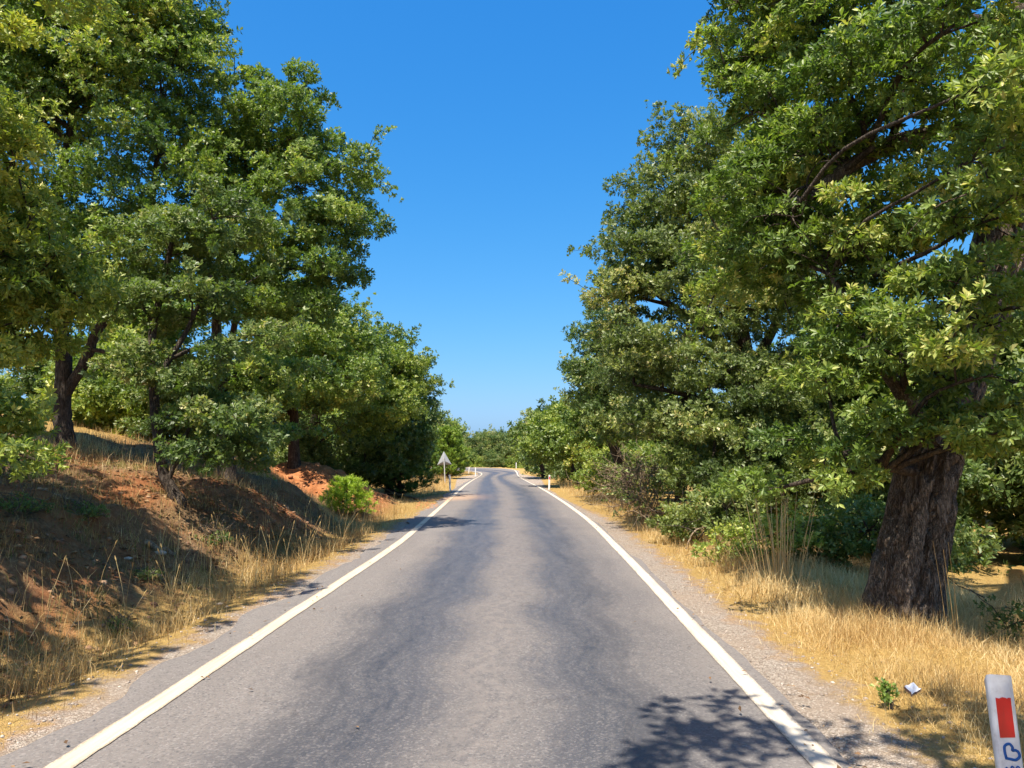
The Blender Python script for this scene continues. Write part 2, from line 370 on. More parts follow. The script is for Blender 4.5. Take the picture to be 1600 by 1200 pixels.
# bright worn aggregate
chip = m.rng(sa.outputs[0], .62, .95); chip = m.math('MULTIPLY', chip, m.math('MULTIPLY', m.rng(midf, .35, .65, .25, .75), m.math('SUBTRACT', 1.0, m.math('MULTIPLY', bf, .55))))
c = m.mix(chip, c, (.26, .235, .212))
c = m.mix(m.rng(sa.outputs[1], .70, 1.0, 0, .5), c, (.055, .054, .056))
c = m.mix(m.rng(agg2, .58, .72, 0, .45), c, (.05, .05, .05))
# pale rubbed streak in the middle
pst = m.math('ABSOLUTE', m.math('SUBTRACT', wob, 2.35)); c = m.mix(m.math('MULTIPLY', m.rng(pst, .42, .0), m.rng(mott, .40, .62, .0, .55)), c, (.21, .182, .158))
# cracks
ck = m.vor(m.mapv(m.mix(.25, uv, m.new('ShaderNodeTexNoise').outputs['Color']) if False else uv, (.55, .30, 1)), 1.0, 'DISTANCE_TO_EDGE')
ckn = m.math('ADD', ck, m.math('MULTIPLY', m.math('SUBTRACT', midf, .5), .22))
crk = m.math('MULTIPLY', m.rng(m.math('ABSOLUTE', ckn), .010, .0), m.rng(lowf, .5, .6, 0, .35))
c = m.mix(crk, c, (.05, .042, .038))
# dust from the dirt track
dust = m.math('MULTIPLY', m.rng(m.math('ABSOLUTE', m.math('SUBTRACT', va, 30 + 33.5)), 3.5, .6), m.rng(wob, 2.2, -.2)); c = m.mix(m.math('MULTIPLY', dust, .6), c, (.50, .30, .16))
m.bump(m.math('ADD', m.math('MULTIPLY', sa.outputs[0], .5), agg2), .55, .006)
M['asphalt'] = m.base(c, m.rng(bf, 0, 1, .92, .50), .42)
road = link('road', mesh('road', np.c_[RV.reshape(-1, 2), RZ.ravel()], RF, M['asphalt'], True, dict(across=uu.ravel(), along=np.repeat(along, na))))
tag(road, kind='structure')

# painted edge lines (parts of the road)
m = NT('road_paint'); ua = m.attr('across'); va = m.attr('along')
cv = m.new('ShaderNodeCombineXYZ'); m.put(cv.inputs[0], ua); m.put(cv.inputs[1], va); uv = cv.outputs[0]
n1 = m.noise(uv, 28, 5, .7); n2 = m.noise(m.mapv(uv, (3, .9, 1)), 1.5, 4); n3 = m.noise(uv, 110, 2, .7)
c = m.ramp(n2, [(.3, (.47, .40, .29)), (.7, (.64, .575, .47))])
edge = m.math('ABSOLUTE', m.math('SUBTRACT', ua, .5)); wear = m.math('ADD', m.math('MULTIPLY', m.math('SUBTRACT', n1, .5), .9), edge)
c = m.mix(m.rng(wear, .34, .52, 0, .85), c, (.24, .195, .155))
c = m.mix(m.rng(n3, .54, .66, 0, .55), c, (.30, .25, .20))
dst = m.math('MULTIPLY', m.attr('side'), m.rng(m.math('ABSOLUTE', m.math('SUBTRACT', va, 30 + 32.5)), 4, .8)); c = m.mix(m.math('MULTIPLY', dst, m.rng(n2, .42, .52, 0, .85)), c, (.48, .30, .17))
c = m.mix(m.math('MULTIPLY', m.attr('side'), .3), c, m.mix(1.0, c, (.95, .80, .55), 'MULTIPLY'))
m.bump(n3, .3, .004)
M['paint'] = m.base(c, .7, .35)
def edge_line(P, sgn, side):
    w = .085; us = np.linspace(0, 1, 6)
    rg = .005 * fbm(along * 6, along * 0, seed=51 + side, oct=3)
    V = P[:, None] + Nd[:, None] * ((us - .5) * 2 * w + 0)[None, :, None] + Nd[:, None] * (rg[:, None] * np.where(np.abs(us - .5) > .4, 1, 0)[None] * np.where(us < .5, -1, 1)[None])[..., None]
    # height follows the asphalt crown
    dl = np.linalg.norm(V - Le[:, None], axis=2) / wid[:, None]
    Z = road_z(V[..., 1]) + .03 * (1 - ((dl - .5) * 2) ** 2) - .012 + .006
    n = len(us); i = (np.arange(len(kk) - 1)[:, None] * n + np.arange(n - 1)[None]).ravel()
    F = np.stack([i, i + 1, i + n + 1, i + n], 1)
    o = link('edge_line', mesh('edge_line', np.c_[V.reshape(-1, 2), Z.ravel()], F, M['paint'], True,
             dict(across=np.tile(us, len(kk)), along=np.repeat(along, n), side=np.full(len(kk) * n, 1.0 - side))), road)
edge_line(Ld, -1, 0); edge_line(Rd, 1, 1)

# ------------------------------------------------------------------ foliage generators
def norm(v): return v / (np.linalg.norm(v, axis=-1, keepdims=True) + 1e-9)
# leaf templates: x along, y across, z up; triangles
LEAF2 = (np.array([[0, 0, 0], [.58, .25, .05], [1, 0, -.10], [.58, -.25, .05]]), np.array([[0, 3, 2], [0, 2, 1]]))
LEAFN = (np.array([[0, 0, 0], [.62, .19, .05], [1, 0, -.12], [.50, -.19, .05]]), np.array([[0, 3, 2], [0, 2, 1]]))
LEAF1 = (np.array([[0, -.04, 0], [1, -.07, -.08], [.62, .34, .05]]), np.array([[0, 1, 2]]))
def leaves(P, D, N, sc, tint, tpl):
    tv, tf = tpl; B = norm(np.cross(N, D)); N = np.cross(D, B); k = len(tv)
    V = P[:, None] + sc[:, None, None] * (tv[None, :, 0:1] * D[:, None] + tv[None, :, 1:2] * B[:, None] + tv[None, :, 2:3] * N[:, None])
    F = (np.arange(len(P))[:, None, None] * k + tf[None]).reshape(-1, 3)
    return V.reshape(-1, 3), F, np.repeat(tint, k)

def in_view(P, margin=.12):
    d = (P - np.array([0, 0, CAM_H])) @ CM
    w = -d[:, 2]; X = d[:, 0] / np.maximum(w, .01); Y = d[:, 1] / np.maximum(w, .01)
    return (w > .3) & (np.abs(X) < .667 * (1 + margin) + .03) & (np.abs(Y) < .5 * (1 + margin) + .03)

def sample_clumps(r, ell, cr, dens=1.0):
    """ell = (cx,cy,cz,rx,ry,rz) -> clump centres in its shell"""
    c = np.array(ell[:3]); s = np.array(ell[3:6])
    n = int(6 + 60 * dens * (s[0] * s[1] + s[1] * s[2] + s[0] * s[2]) / (3 * cr * cr))
    q = norm(r.normal(size=(n, 3))) * (r.uniform(.18, 1.0, (n, 1)) ** .55)
    P = c + q * s; keep = []
    md = cr * (1.22 / math.sqrt(dens))
    for pnt in P:
        if all(((pnt - k) ** 2).sum() > md * md for k in keep): keep.append(pnt)
    return np.array(keep)

def tufts_in_clump(r, c, cr, n, centre, flat=.58):
    q = norm(r.normal(size=(n, 3)) * np.array([1, 1, .9])); rad = r.uniform(.25, 1, (n, 1)) ** .6
    q2 = q * rad * np.array([1, 1, flat])
    P = c + q2 * cr * r.uniform(.85, 1.2)
    out = norm(c - centre)
    ax = norm(q * .85 + out * .5 + np.array([0, 0, .38]) + r.normal(size=(n, 3)) * .25)
    return P, ax

def bough(r, a, b, n=7, sag=.12, wob=.06):
    t = np.linspace(0, 1, n)[:, None]; L = np.linalg.norm(b - a)
    side = norm(r.normal(size=3)) * L * wob
    return a + (b - a) * t + np.sin(t * math.pi) * (np.array([0, 0, sag * L]) + side) + np.sin(t * 2 * math.pi + r.uniform(0, 6)) * norm(r.normal(size=3)) * L * wob * .5 * np.sin(t * math.pi)

def make_tree(name, label, stems, ells, seed, leaf='leaf_oak', bark='bark', leaf_len=.13, cr=.6, tufts=60, per=7, tpl=LEAF2,
              group=None, dens=1.0, cat='tree', big_trunk=None, twigs=3, limb_r=.09, cull=True, tbias=0.0, loc=None, trunk_sides=10, extra=None, flat=.58):
    """stems: list of polylines [(x,y,z,r),...] in world space (first one is the trunk); ells: crown masses"""
    r = rng(seed); base = np.array(stems[0][0][:3]) if loc is None else np.array(loc)
    root = thing(name, label, cat, base, group)
    tr = Acc(); br = Acc(); fol = Acc()
    skel = []; skr = []
    for si, st in enumerate(stems):
        st = np.array(st, float); P = curve_pts(st[:, :3], 8); rr = np.interp(np.linspace(0, len(st) - 1, len(P)), np.arange(len(st)), st[:, 3])
        if si or big_trunk is None: P[2:-1] += r.normal(size=(len(P) - 3, 3)) * rr[2:-1, None] * .035
        if si == 0:
            rr = rr * (1 + (.55 if big_trunk else .32) * np.exp(-np.linspace(0, 1, len(P)) * np.linalg.norm(P[-1] - P[0]) / (2.2 * st[0, 3] + .05)))
            if big_trunk is None:
                P = np.vstack([P[0] - [0, 0, .3], P]); rr = np.r_[rr[0] * 1.1, rr]
                tube(tr, P, rr, trunk_sides)
            else: big_trunk(tr, P, rr)
        else: tube(tr if rr.max() > .12 else br, P, rr, 8)
        m0 = 0 if si else len(P) // 3
        skel.append(P[m0:]); skr.append(rr[m0:])
    SK = np.vstack(skel); SR = np.concatenate(skr)
    allc = np.array([e[:3] for e in ells]); ctr = allc.mean(0)
    SP, SN, SL, ST = [], [], [], []; D_ = []
    for e in ells:
        c = np.array(e[:3]); dd = e[6] if len(e) > 6 else 1.0
        # limb from the skeleton to the mass
        d = np.linalg.norm(SK - c, axis=1) + np.maximum(0, SK[:, 2] - c[2] + .3) * 1.6
        j = d.argmin(); a = SK[j]; lr = min(limb_r, SR[j] * .75)
        lp = bough(r, a, c, 9, .10, .07)
        if True: tube(br, lp, np.linspace(lr, lr * .35, 9), 6)
        SKl = lp
        for cc in sample_clumps(r, e, cr, dens * dd):
            dl = np.linalg.norm(SKl - cc, axis=1); a2 = SKl[max(0, min(dl.argmin(), 8) - 1)]
            bp = bough(r, a2, cc, 5, .08, .09); tube(br, bp, np.linspace(lr * .34, .007, 5), 4, cap=False)
            vis = in_view(cc[None], .2)[0] or not cull
            c_r = cr * r.uniform(.7, 1.25); nt = int(tufts * (c_r / cr) ** 2)
            sc_leaf = 1.0; pr = per; tp = tpl
            if not vis: nt = max(6, nt // 4); sc_leaf = 2.1; tp = LEAF2; pr = 6
            P, ax = tufts_in_clump(r, cc, c_r, nt, ctr, flat)
            for q in range(min(twigs, nt)):
                tube(br, np.array([bp[3], (bp[3] + P[q]) / 2 + r.normal(size=3) * .03, P[q]]), [.007, .005, .003], 3, cap=False)
            ct = r.normal(0, .19) + tbias
            A = norm(np.cross(ax, r.normal(size=ax.shape))); Bx = np.cross(ax, A)
            ph = r.uniform(0, 6.28, (nt, 1)) + np.arange(pr)[None] * (6.28 / pr) + r.normal(0, .25, (nt, pr))
            op = r.uniform(.35, 1.35, (nt, pr))
            rad = np.cos(ph)[..., None] * A[:, None] + np.sin(ph)[..., None] * Bx[:, None]
            D = norm(np.sin(op)[..., None] * rad + np.cos(op)[..., None] * ax[:, None] + r.normal(size=(nt, pr, 3)) * .12)
            N = norm(ax[:, None] * np.sin(op)[..., None] - rad * np.cos(op)[..., None] + r.normal(size=(nt, pr, 3)) * .30)
            Q = P[:, None] + D * leaf_len * .12 + ax[:, None] * r.uniform(-.7, .3, (nt, pr, 1)) * leaf_len * .8
            tt = np.clip(.40 + ct + r.normal(0, .14, (nt, 1)) + r.normal(0, .14, (nt, pr)), 0, 1)
            sc = leaf_len * sc_leaf * r.uniform(.65, 1.2, (nt, pr))
            V, F, T = leaves(Q.reshape(-1, 3), D.reshape(-1, 3), N.reshape(-1, 3), sc.ravel(), tt.ravel(), tp)
            fol.add(V, F, T)
            # ragged outline: short sprigs poking out of some clumps
            if vis and r.uniform() < .5:
                dv = norm(norm(cc - c) + r.normal(size=3) * .35 + [0, 0, .15]); a3 = cc + dv * cr * .5; b3 = cc + dv * cr * r.uniform(1.3, 2.1)
                sp_ = bough(r, a3, b3, 4, .06, .08); tube(br, sp_, np.linspace(.009, .003, 4), 4, cap=False)
                n3 = max(4, int(tufts * .22)); tq = r.uniform(.35, 1.02, n3)[:, None]
                P3 = a3 + (b3 - a3) * tq + r.normal(size=(n3, 3)) * cr * .16; ax3 = norm(dv + r.normal(size=(n3, 3)) * .5 + [0, 0, .3])
                Q3 = np.repeat(P3, pr, 0); X3 = np.repeat(ax3, pr, 0); rd = norm(np.cross(X3, r.normal(size=X3.shape)))
                D3 = norm(rd + X3 * r.uniform(.1, 1.0, (len(Q3), 1))); N3 = norm(X3 - rd * .4 + r.normal(size=X3.shape) * .3)
                fol.add(*leaves(Q3, D3, N3, leaf_len * r.uniform(.6, 1.15, len(Q3)), np.clip(.42 + ct + r.normal(0, .16, len(Q3)), 0, 1), tp))
    if extra: extra(br, fol, r)
    tr.build('trunk', M[bark], root, True, base)
    if br.n: br.build('branches', M['bark_pale'] if bark == 'bark_pale' else M[bark if bark != 'bark_big' else 'bark'], root, True, base)
    fol.build('crown', M[leaf], root, False, base)
    return root
def E(px, py, Y, rx, ry=None, rz=None, d=1.0):
    ry = rx if ry is None else ry; rz = rx * .8 if rz is None else rz
    return (*at(px, py, Y), rx, ry, rz, d)
def ST(*pts):
    """stem polyline from (px,py,Y,radius)"""
    return [(*at(a, b, Y), r) for a, b, Y, r in pts]
def on_ground(x, y, dz=0): return np.array([x, y, gz(x, y) + dz])
def stem_from(x, y, *pts, r0=.2):
    b = on_ground(x, y); return [(*b, r0)] + [(*at(a, c, Y), r) for a, c, Y, r in pts]

# ------------------------------------------------------------------ the old oak on the right
def old_trunk(acc, P, rr):
    """fluted, ridged bark relief on the thick trunk"""
    n, k = 170, 140
    P = np.vstack([P[0] - [0, 0, .25], P]); rr = np.r_[rr[0] * 1.12, rr]
    s = (len(P) - 1) * np.linspace(0, 1, n) ** 1.7; jj = np.arange(len(P))
    Q = np.c_[[np.interp(s, jj, P[:, a]) for a in range(3)]].T; R = np.interp(s, jj, rr)
    ker = np.ones(9) / 9
    sm = lambda v: np.r_[v[:4], np.convolve(v, ker, 'valid'), v[-4:]]
    Q = np.c_[sm(Q[:, 0]), sm(Q[:, 1]), sm(Q[:, 2])]; R = sm(R)
    T, A, B = frames(Q); ang = np.linspace(0, 2 * math.pi, k, endpoint=False)
    L = np.r_[0, np.cumsum(np.linalg.norm(np.diff(Q, axis=0), axis=1))]
    aa, ll = np.meshgrid(ang, L); ca, sa = np.cos(aa), np.sin(aa)
    fl = .15 * np.cos(4 * aa + .6 + .4 * ll) * np.exp(-ll / .6) + .03 * np.cos(3 * aa + .2 + .5 * ll) * np.exp(-ll / 2.0) + .05 * np.cos(5 * aa + 1.3 * ll * .4) + .06 * fbm(ca * 1.2 + 5, sa * 1.2, ll * 1.1, 71, 3)
    wv = .9 * fbm(ca * 2, sa * 2, ll * 2.5, 5, 2)
    ridge = np.abs(fbm(ca * 5.0 + wv, sa * 5.0 - wv, ll * 1.3, 72, 3)); ridge = np.clip(ridge * 2.6, 0, 1) ** .55
    fine = fbm(ca * 16, sa * 16, ll * 8, 73, 2)
    rad = R[:, None] * (1 + fl) + .088 * (ridge - .6) + .007 * fine
    V = Q[:, None] + rad[..., None] * (ca[..., None] * A[:, None] + sa[..., None] * B[:, None])
    i = np.arange(n - 1)[:, None] * k; j = np.arange(k)[None]; q = (j + 1) % k
    acc.add(V.reshape(-1, 3), np.stack([i + j, i + q, i + k + q, i + k + j], -1).reshape(-1, 4))
ox, oy = 4.08, 8.75
R1_st = [stem_from(ox, oy, (1434, 830, 8.8, .305), (1455, 720, 8.85, .285), (1500, 590, 8.95, .26), (1560, 400, 9.1, .27), (1598, 220, 9.3, .24), (1610, 40, 9.5, .18), (1600, -180, 9.8, .10), r0=.265),
         ST((1598, 240, 9.3, .15), (1500, 205, 9.0, .12), (1400, 225, 8.8, .10), (1310, 272, 8.7, .075), (1240, 330, 8.6, .04)),
         ST((1460, 690, 8.85, .13), (1400, 600, 8.7, .09), (1340, 520, 8.6, .06), (1300, 430, 8.6, .035)),
         ST((1440, 740, 8.7, .06), (1370, 730, 8.4, .045), (1290, 745, 8.3, .03), (1185, 770, 8.6, .015)),
         ST((1605, 60, 9.5, .12), (1480, 30, 9.2, .09), (1380, 60, 9.2, .07), (1290, 75, 9.5, .045), (1180, 70, 9.8, .02)),
         ST((1560, 420, 9.1, .12), (1640, 330, 8.9, .09), (1750, 200, 8.9, .05))]
R1_el = [E(1172, 40, 10.2, .7, .9, .7), E(1245, 110, 9.8, .85, 1.0, .65), E(1160, 170, 10, .5, .8, .5), E(1330, 20, 9.4, 1.0, 1.1, .6),
         E(1330, 150, 8.4, .85, .9, .5), E(1430, 110, 7.9, .85, .8, .55), E(1490, 40, 6.6, .7, .7, .42, .8), E(1575, 120, 6.1, .5, .5, .42, .8), E(1480, 205, 8.2, .7, .6, .4), E(1570, 230, 6.3, .45, .5, .35),
         E(1190, 300, 9.3, .75, .9, .6), E(1270, 250, 9.2, .8, .9, .55), E(1150, 400, 9.6, .55, .8, .5), E(1260, 400, 9.2, .9, .9, .55),
         E(1370, 330, 8.6, .8, .9, .5), E(1400, 440, 8.2, .9, .8, .5, .7), E(1500, 470, 7.2, .7, .7, .4, .7), E(1560, 340, 7.0, .5, .6, .35, .8), E(1585, 480, 7.0, .45, .5, .35, .8), E(1470, 320, 8.2, .6, .6, .35), E(1585, 285, 7.8, .4, .4, .4), E(1540, 130, 8.6, .7, .6, .5),
         E(1330, 520, 8.6, .7, .8, .45), E(1290, 590, 8.5, .55, .6, .32), E(1420, 570, 8.1, .8, .7, .4, .65), E(1520, 590, 7.2, .65, .6, .35, .7), E(1585, 640, 7.2, .45, .45, .26, .7),
         E(1370, 655, 8.3, .45, .45, .2), E(1445, 668, 8.0, .5, .4, .18), E(1500, 640, 8.0, .45, .4, .2), E(1290, 705, 8.3, .62, .5, .2), E(1335, 740, 8.2, .3, .35, .12), E(1185, 750, 8.7, .22, .25, .13), E(1565, 690, 7.3, .35, .4, .2, .8),
         E(1380, -110, 8.6, 1.4, 1.2, .6, .7), E(1600, -60, 6.3, .6, .6, .4, .7), E(1250, -90, 10, 1.2, 1.4, .8)]
def dead_twigs(spots):
    def f(br, fol, r):
        for (px, py, Y, n, L) in spots:
            a = at(px, py, Y)
            for q in range(n):
                d = norm(r.normal(size=3) * [1, .6, .8] + [-.6, 0, -.2]); pts = [a]
                for s_ in range(5): d = norm(d + r.normal(size=3) * .45); pts.append(pts[-1] + d * L * .2)
                tube(br, np.array(pts), np.linspace(.011, .003, 6), 4, cap=False)
    return f
make_tree('oak_tree', 'huge old oak with thick ridged trunk in dry grass near the striped post', R1_st, R1_el, 11, leaf='leaf_oak', bark='bark_big', leaf_len=.086,
          cr=.40, tufts=66, per=10, tpl=LEAFN, big_trunk=old_trunk, twigs=4, limb_r=.045, tbias=.07, dens=.84, flat=.40, extra=dead_twigs([(1260, 290, 8.6, 9, .7), (1240, 340, 8.5, 8, .6), (1390, 60, 9, 8, .7), (1470, 700, 8.2, 6, .4)]))

# second oak on the right, broad and dark
x2, y2 = 5.3, 19.0
R2_st = [stem_from(x2, y2, (1165, 640, 19, .27), (1160, 540, 19, .22), (1140, 430, 19, .17), (1110, 300, 19, .10), r0=.33),
         ST((1162, 600, 19, .14), (1220, 480, 19, .11), (1230, 330, 19, .06)), ST((1160, 560, 19, .12), (1080, 500, 18.6, .09), (1000, 440, 18.5, .05)),
         ST((1165, 660, 19, .10), (1080, 620, 18, .07), (990, 600, 18, .04))]
R2_el = [E(1090, 235, 19.5, 1.15, 1.3, 1.0), E(1040, 310, 19.3, 1.2, 1.5, 1.0), E(995, 390, 19, .95, 1.4, 1.0), E(966, 470, 18.8, .62, 1.2, 1.0), E(1140, 330, 19, 1.5, 1.5, 1.2), E(1220, 260, 19.5, 1.5, 1.6, 1.3),
         E(1060, 430, 18.5, 1.3, 1.4, 1.1), E(1150, 470, 18, 1.4, 1.4, 1.0), E(1240, 430, 18.5, 1.4, 1.4, 1.2), E(990, 560, 18.8, .85, 1.3, .8), E(1040, 560, 18, 1.2, 1.2, .8), E(1130, 590, 17.6, 1.2, 1.1, .8),
         E(1220, 590, 18.2, 1.3, 1.2, .9), E(1030, 650, 18.4, 1.0, 1.0, .6), E(1090, 680, 17.6, 1.2, 1.0, .6), E(1180, 690, 17.8, 1.1, 1.0, .6), E(1260, 690, 18.5, 1.0, 1.0, .8), E(1110, 745, 17.2, 1.0, .8, .5), E(1210, 770, 17.8, .9, .8, .5)]
make_tree('oak_tree', 'broad dark oak reaching almost to the ground behind brown brush and brambles', R2_st, R2_el, 12, leaf='leaf_olive', leaf_len=.10, cr=.52, tufts=84, per=10, tpl=LEAF1, dens=.92, flat=.54, tbias=-.02, limb_r=.09)

# third, at the knob over the road
R3_st = [stem_from(4.0, 30, (940, 640, 30, .16), (930, 570, 30, .08), r0=.22)]
R3_el = [E(947, 520, 29.5, 1.1, 1.4, 1.1), E(915, 575, 29.5, .75, 1.0, .85), E(952, 600, 29, 1.2, 1.4, 1.0), E(990, 560, 29, 1.2, 1.3, 1.2), E(927, 630, 29, .7, 1.0, .6), E(972, 660, 28.5, 1.2, 1.2, .8), E(997, 640, 28, 1.0, 1.0, .9)]
make_tree('oak_tree', 'rounded blue-green oak whose left knob overhangs the road bend', R3_st, R3_el, 13, leaf='leaf_dark', leaf_len=.135, cr=.6, tufts=70, per=9, tpl=LEAF1, tbias=.05, twigs=1)
R4_el = [E(870, 668, 46, 1.5, 1.8, 1.2), E(850, 690, 45, 1.2, 1.5, .9), E(895, 690, 44, 1.5, 1.6, 1.2), E(912, 660, 46, 1.5, 1.6, 1.2)]
make_tree('oak_tree', 'yellow-green oak above the distant right marker post', [stem_from(2.9, 46.5, (880, 690, 46.5, .12), r0=.18)], R4_el, 14, leaf='leaf_yellow', leaf_len=.21, cr=.65, tufts=50, per=6, tpl=LEAF2, tbias=-.15, twigs=0)
R5_el = [E(832, 672, 64, 1.6, 1.9, 1.4), E(834, 700, 63, 1.0, 1.5, 1.2), E(848, 700, 61, 1.4, 1.6, 1.2), E(858, 660, 66, 1.6, 1.8, 1.4)]
make_tree('oak_tree', 'mid green oak right of the far bend, beyond the yellow-green one', [stem_from(1.2, 64, (838, 690, 64, .12), r0=.2)], R5_el, 15, leaf='leaf_dark', leaf_len=.26, cr=.75, tufts=45, per=6, tpl=LEAF2, tbias=.12, twigs=0)

# behind the camera: the bough that shades the near post
R0_st = [[(*on_ground(5.6, -2.2), .34), (5.5, -2.0, 2.0, .27), (5.2, -1.8, 4.2, .22), (4.6, -1.5, 6.2, .14), (4.2, -1.4, 7.6, .07)],
         [(5.3, -1.9, 3.6, .14), (3.8, -1.2, 5.2, .10), (2.0, .6, 5.9, .07), (.4, 2.0, 6.0, .03)]]
R0_el = [(.28, 2.4, 6.0, .68, .42, .35), (1.35, 1.15, 6.0, .7, .45, .35, 1.6), (2.2, 2.15, 6.1, 1.25, .6, .5, 1.4), (3.5, 1.8, 6.3, 1.0, .7, .5, 1.3), (4.0, .4, 6.6, 1.8, 1.3, 1.0), (5.6, -2.4, 7.4, 2.2, 2.2, 1.5), (3.2, -2.4, 7.0, 1.6, 1.6, 1.1), (6.5, -.6, 5.5, 1.5, 1.5, 1.0)]
make_tree('oak_tree', 'oak standing behind the viewer, its shade falling on the near striped post', R0_st, R0_el, 16, leaf='leaf_oak', leaf_len=.16, cr=.5, tufts=34, per=6, tpl=LEAF2, cull=False, twigs=2)

# ------------------------------------------------------------------ left side oaks
L1_st = [stem_from(-9.75, 16.0, (97, 640, 16, .175), (100, 560, 16, .16), (92, 490, 16, .14), (80, 380, 16, .13), (110, 200, 16, .07), r0=.18),
         ST((103, 615, 16, .12), (135, 560, 16, .115), (150, 520, 16, .105), (185, 470, 16, .09), (230, 360, 16, .08), (250, 200, 16, .04)),
         ST((140, 545, 16, .05), (180, 555, 15.7, .04), (215, 580, 15.4, .03), (240, 590, 15.3, .015)),
         ST((90, 470, 16, .09), (40, 420, 15.7, .07), (-30, 350, 15.5, .04))]
L1_el = [E(60, 40, 16, 1.6, 1.8, 1.3), E(190, 20, 16, 1.6, 1.8, 1.2), E(150, 130, 15.6, 1.4, 1.6, 1.0), E(270, 110, 16, 1.1, 1.4, 1.2), E(40, 180, 15.6, 1.3, 1.5, .9, .8), E(255, 30, 16.3, 1.0, 1.3, .9),
         E(170, 300, 15.6, 1.2, 1.4, .9, .8), E(250, 240, 15.6, 1.1, 1.4, .9), E(80, 330, 15.4, 1.3, 1.4, .8, .8), E(210, 400, 15.4, 1.1, 1.2, .6, .7), E(130, 420, 15.3, 1.1, 1.2, .5, .8), E(40, 450, 15, .9, 1.0, .4, .8),
         E(-90, 100, 15, 2.2, 2.2, 2), E(-120, 350, 15, 2.0, 2.0, 1.6), E(120, -140, 16, 2.6, 2.4, 1.6)]
make_tree('oak_tree', 'tall oak with black forked trunk on the grassy bank top', L1_st, L1_el, 21, leaf='leaf_oak', leaf_len=.10, cr=.55, tufts=84, per=10, tpl=LEAF1, dens=.88, flat=.52, tbias=.06)

L2_st = [stem_from(-5.95, 13.0, (258, 745, 13, .09), (247, 690, 13, .085), (241, 620, 13.1, .08), (236, 540, 13.2, .07), (255, 440, 13.4, .055), (280, 330, 13.6, .03), r0=.10),
         ST((262, 755, 13, .045), (282, 700, 13, .04), (300, 660, 13, .025)), ST((240, 600, 13.1, .06), (290, 520, 13.2, .045), (330, 430, 13.3, .025))]
L2_el = [E(300, 600, 12.9, .55, .6, .35), E(350, 640, 12.7, .55, .6, .36), E(270, 640, 12.6, .4, .5, .25), E(330, 700, 13, .45, .5, .3, .8), E(390, 700, 13.6, .55, .6, .35), E(300, 470, 13.2, .9, 1.0, .5, .7), E(370, 530, 13, .6, .7, .35, .7), E(270, 380, 13.5, .9, 1.0, .7), E(340, 340, 13.6, .8, .9, .6), E(220, 480, 13.4, .6, .7, .4), E(255, 590, 12.9, .45, .5, .28), E(222, 555, 13, .4, .5, .28)]
make_tree('oak_tree', 'slim oak with slanting grey trunk growing from the shaded bank', L2_st, L2_el, 22, leaf='leaf_dark', leaf_len=.095, cr=.42, tufts=80, per=10, tpl=LEAF1, dens=.88, flat=.52, tbias=.05, limb_r=.045)

L3_st = [stem_from(-6.6, 16.8, (346, 640, 16.8, .14), (348, 580, 16.8, .12), (338, 500, 16.8, .10), (358, 420, 16.8, .085), (400, 320, 16.8, .06), (420, 200, 17, .03), r0=.17),
         ST((348, 580, 16.8, .09), (362, 530, 16.8, .075), (380, 470, 16.7, .06), (450, 380, 16.6, .035)), ST((355, 430, 16.8, .07), (330, 330, 17, .05), (345, 180, 17.2, .02)),
         ST((400, 320, 16.8, .03), (370, 190, 17, .02), (366, 80, 17.1, .008))]
L3_el = [E(425, 200, 17, 1.05, 1.2, .85), E(370, 120, 17.1, .5, .6, .45, .8), E(350, 230, 17, 1.1, 1.2, .9), E(500, 215, 16.9, .60, .9, .55), E(480, 130, 17.2, .35, .5, .30), E(430, 140, 17.1, .5, .6, .3), E(555, 265, 16.9, .50, .8, .48), E(470, 290, 16.6, 1.0, 1.1, .8),
         E(540, 350, 16.7, .6, .9, .55), E(440, 390, 16.4, 1.0, 1.1, .65), E(530, 425, 16.8, .65, .9, .42), E(360, 340, 16.7, .9, 1.1, .7), E(400, 480, 16.4, .9, .9, .4, .6), E(480, 480, 17, .8, .9, .4), E(410, 590, 17.2, .9, .9, .55), E(415, 670, 17.6, .8, .8, .45), E(350, 440, 16.6, .8, .9, .5, .7)]
make_tree('oak_tree', 'oak with reddish forked stems, its ragged crown nearest the sky gap', L3_st, L3_el, 23, leaf='leaf_oak', leaf_len=.10, cr=.46, tufts=86, per=10, tpl=LEAF1, dens=.95, flat=.54, tbias=.04, limb_r=.06)

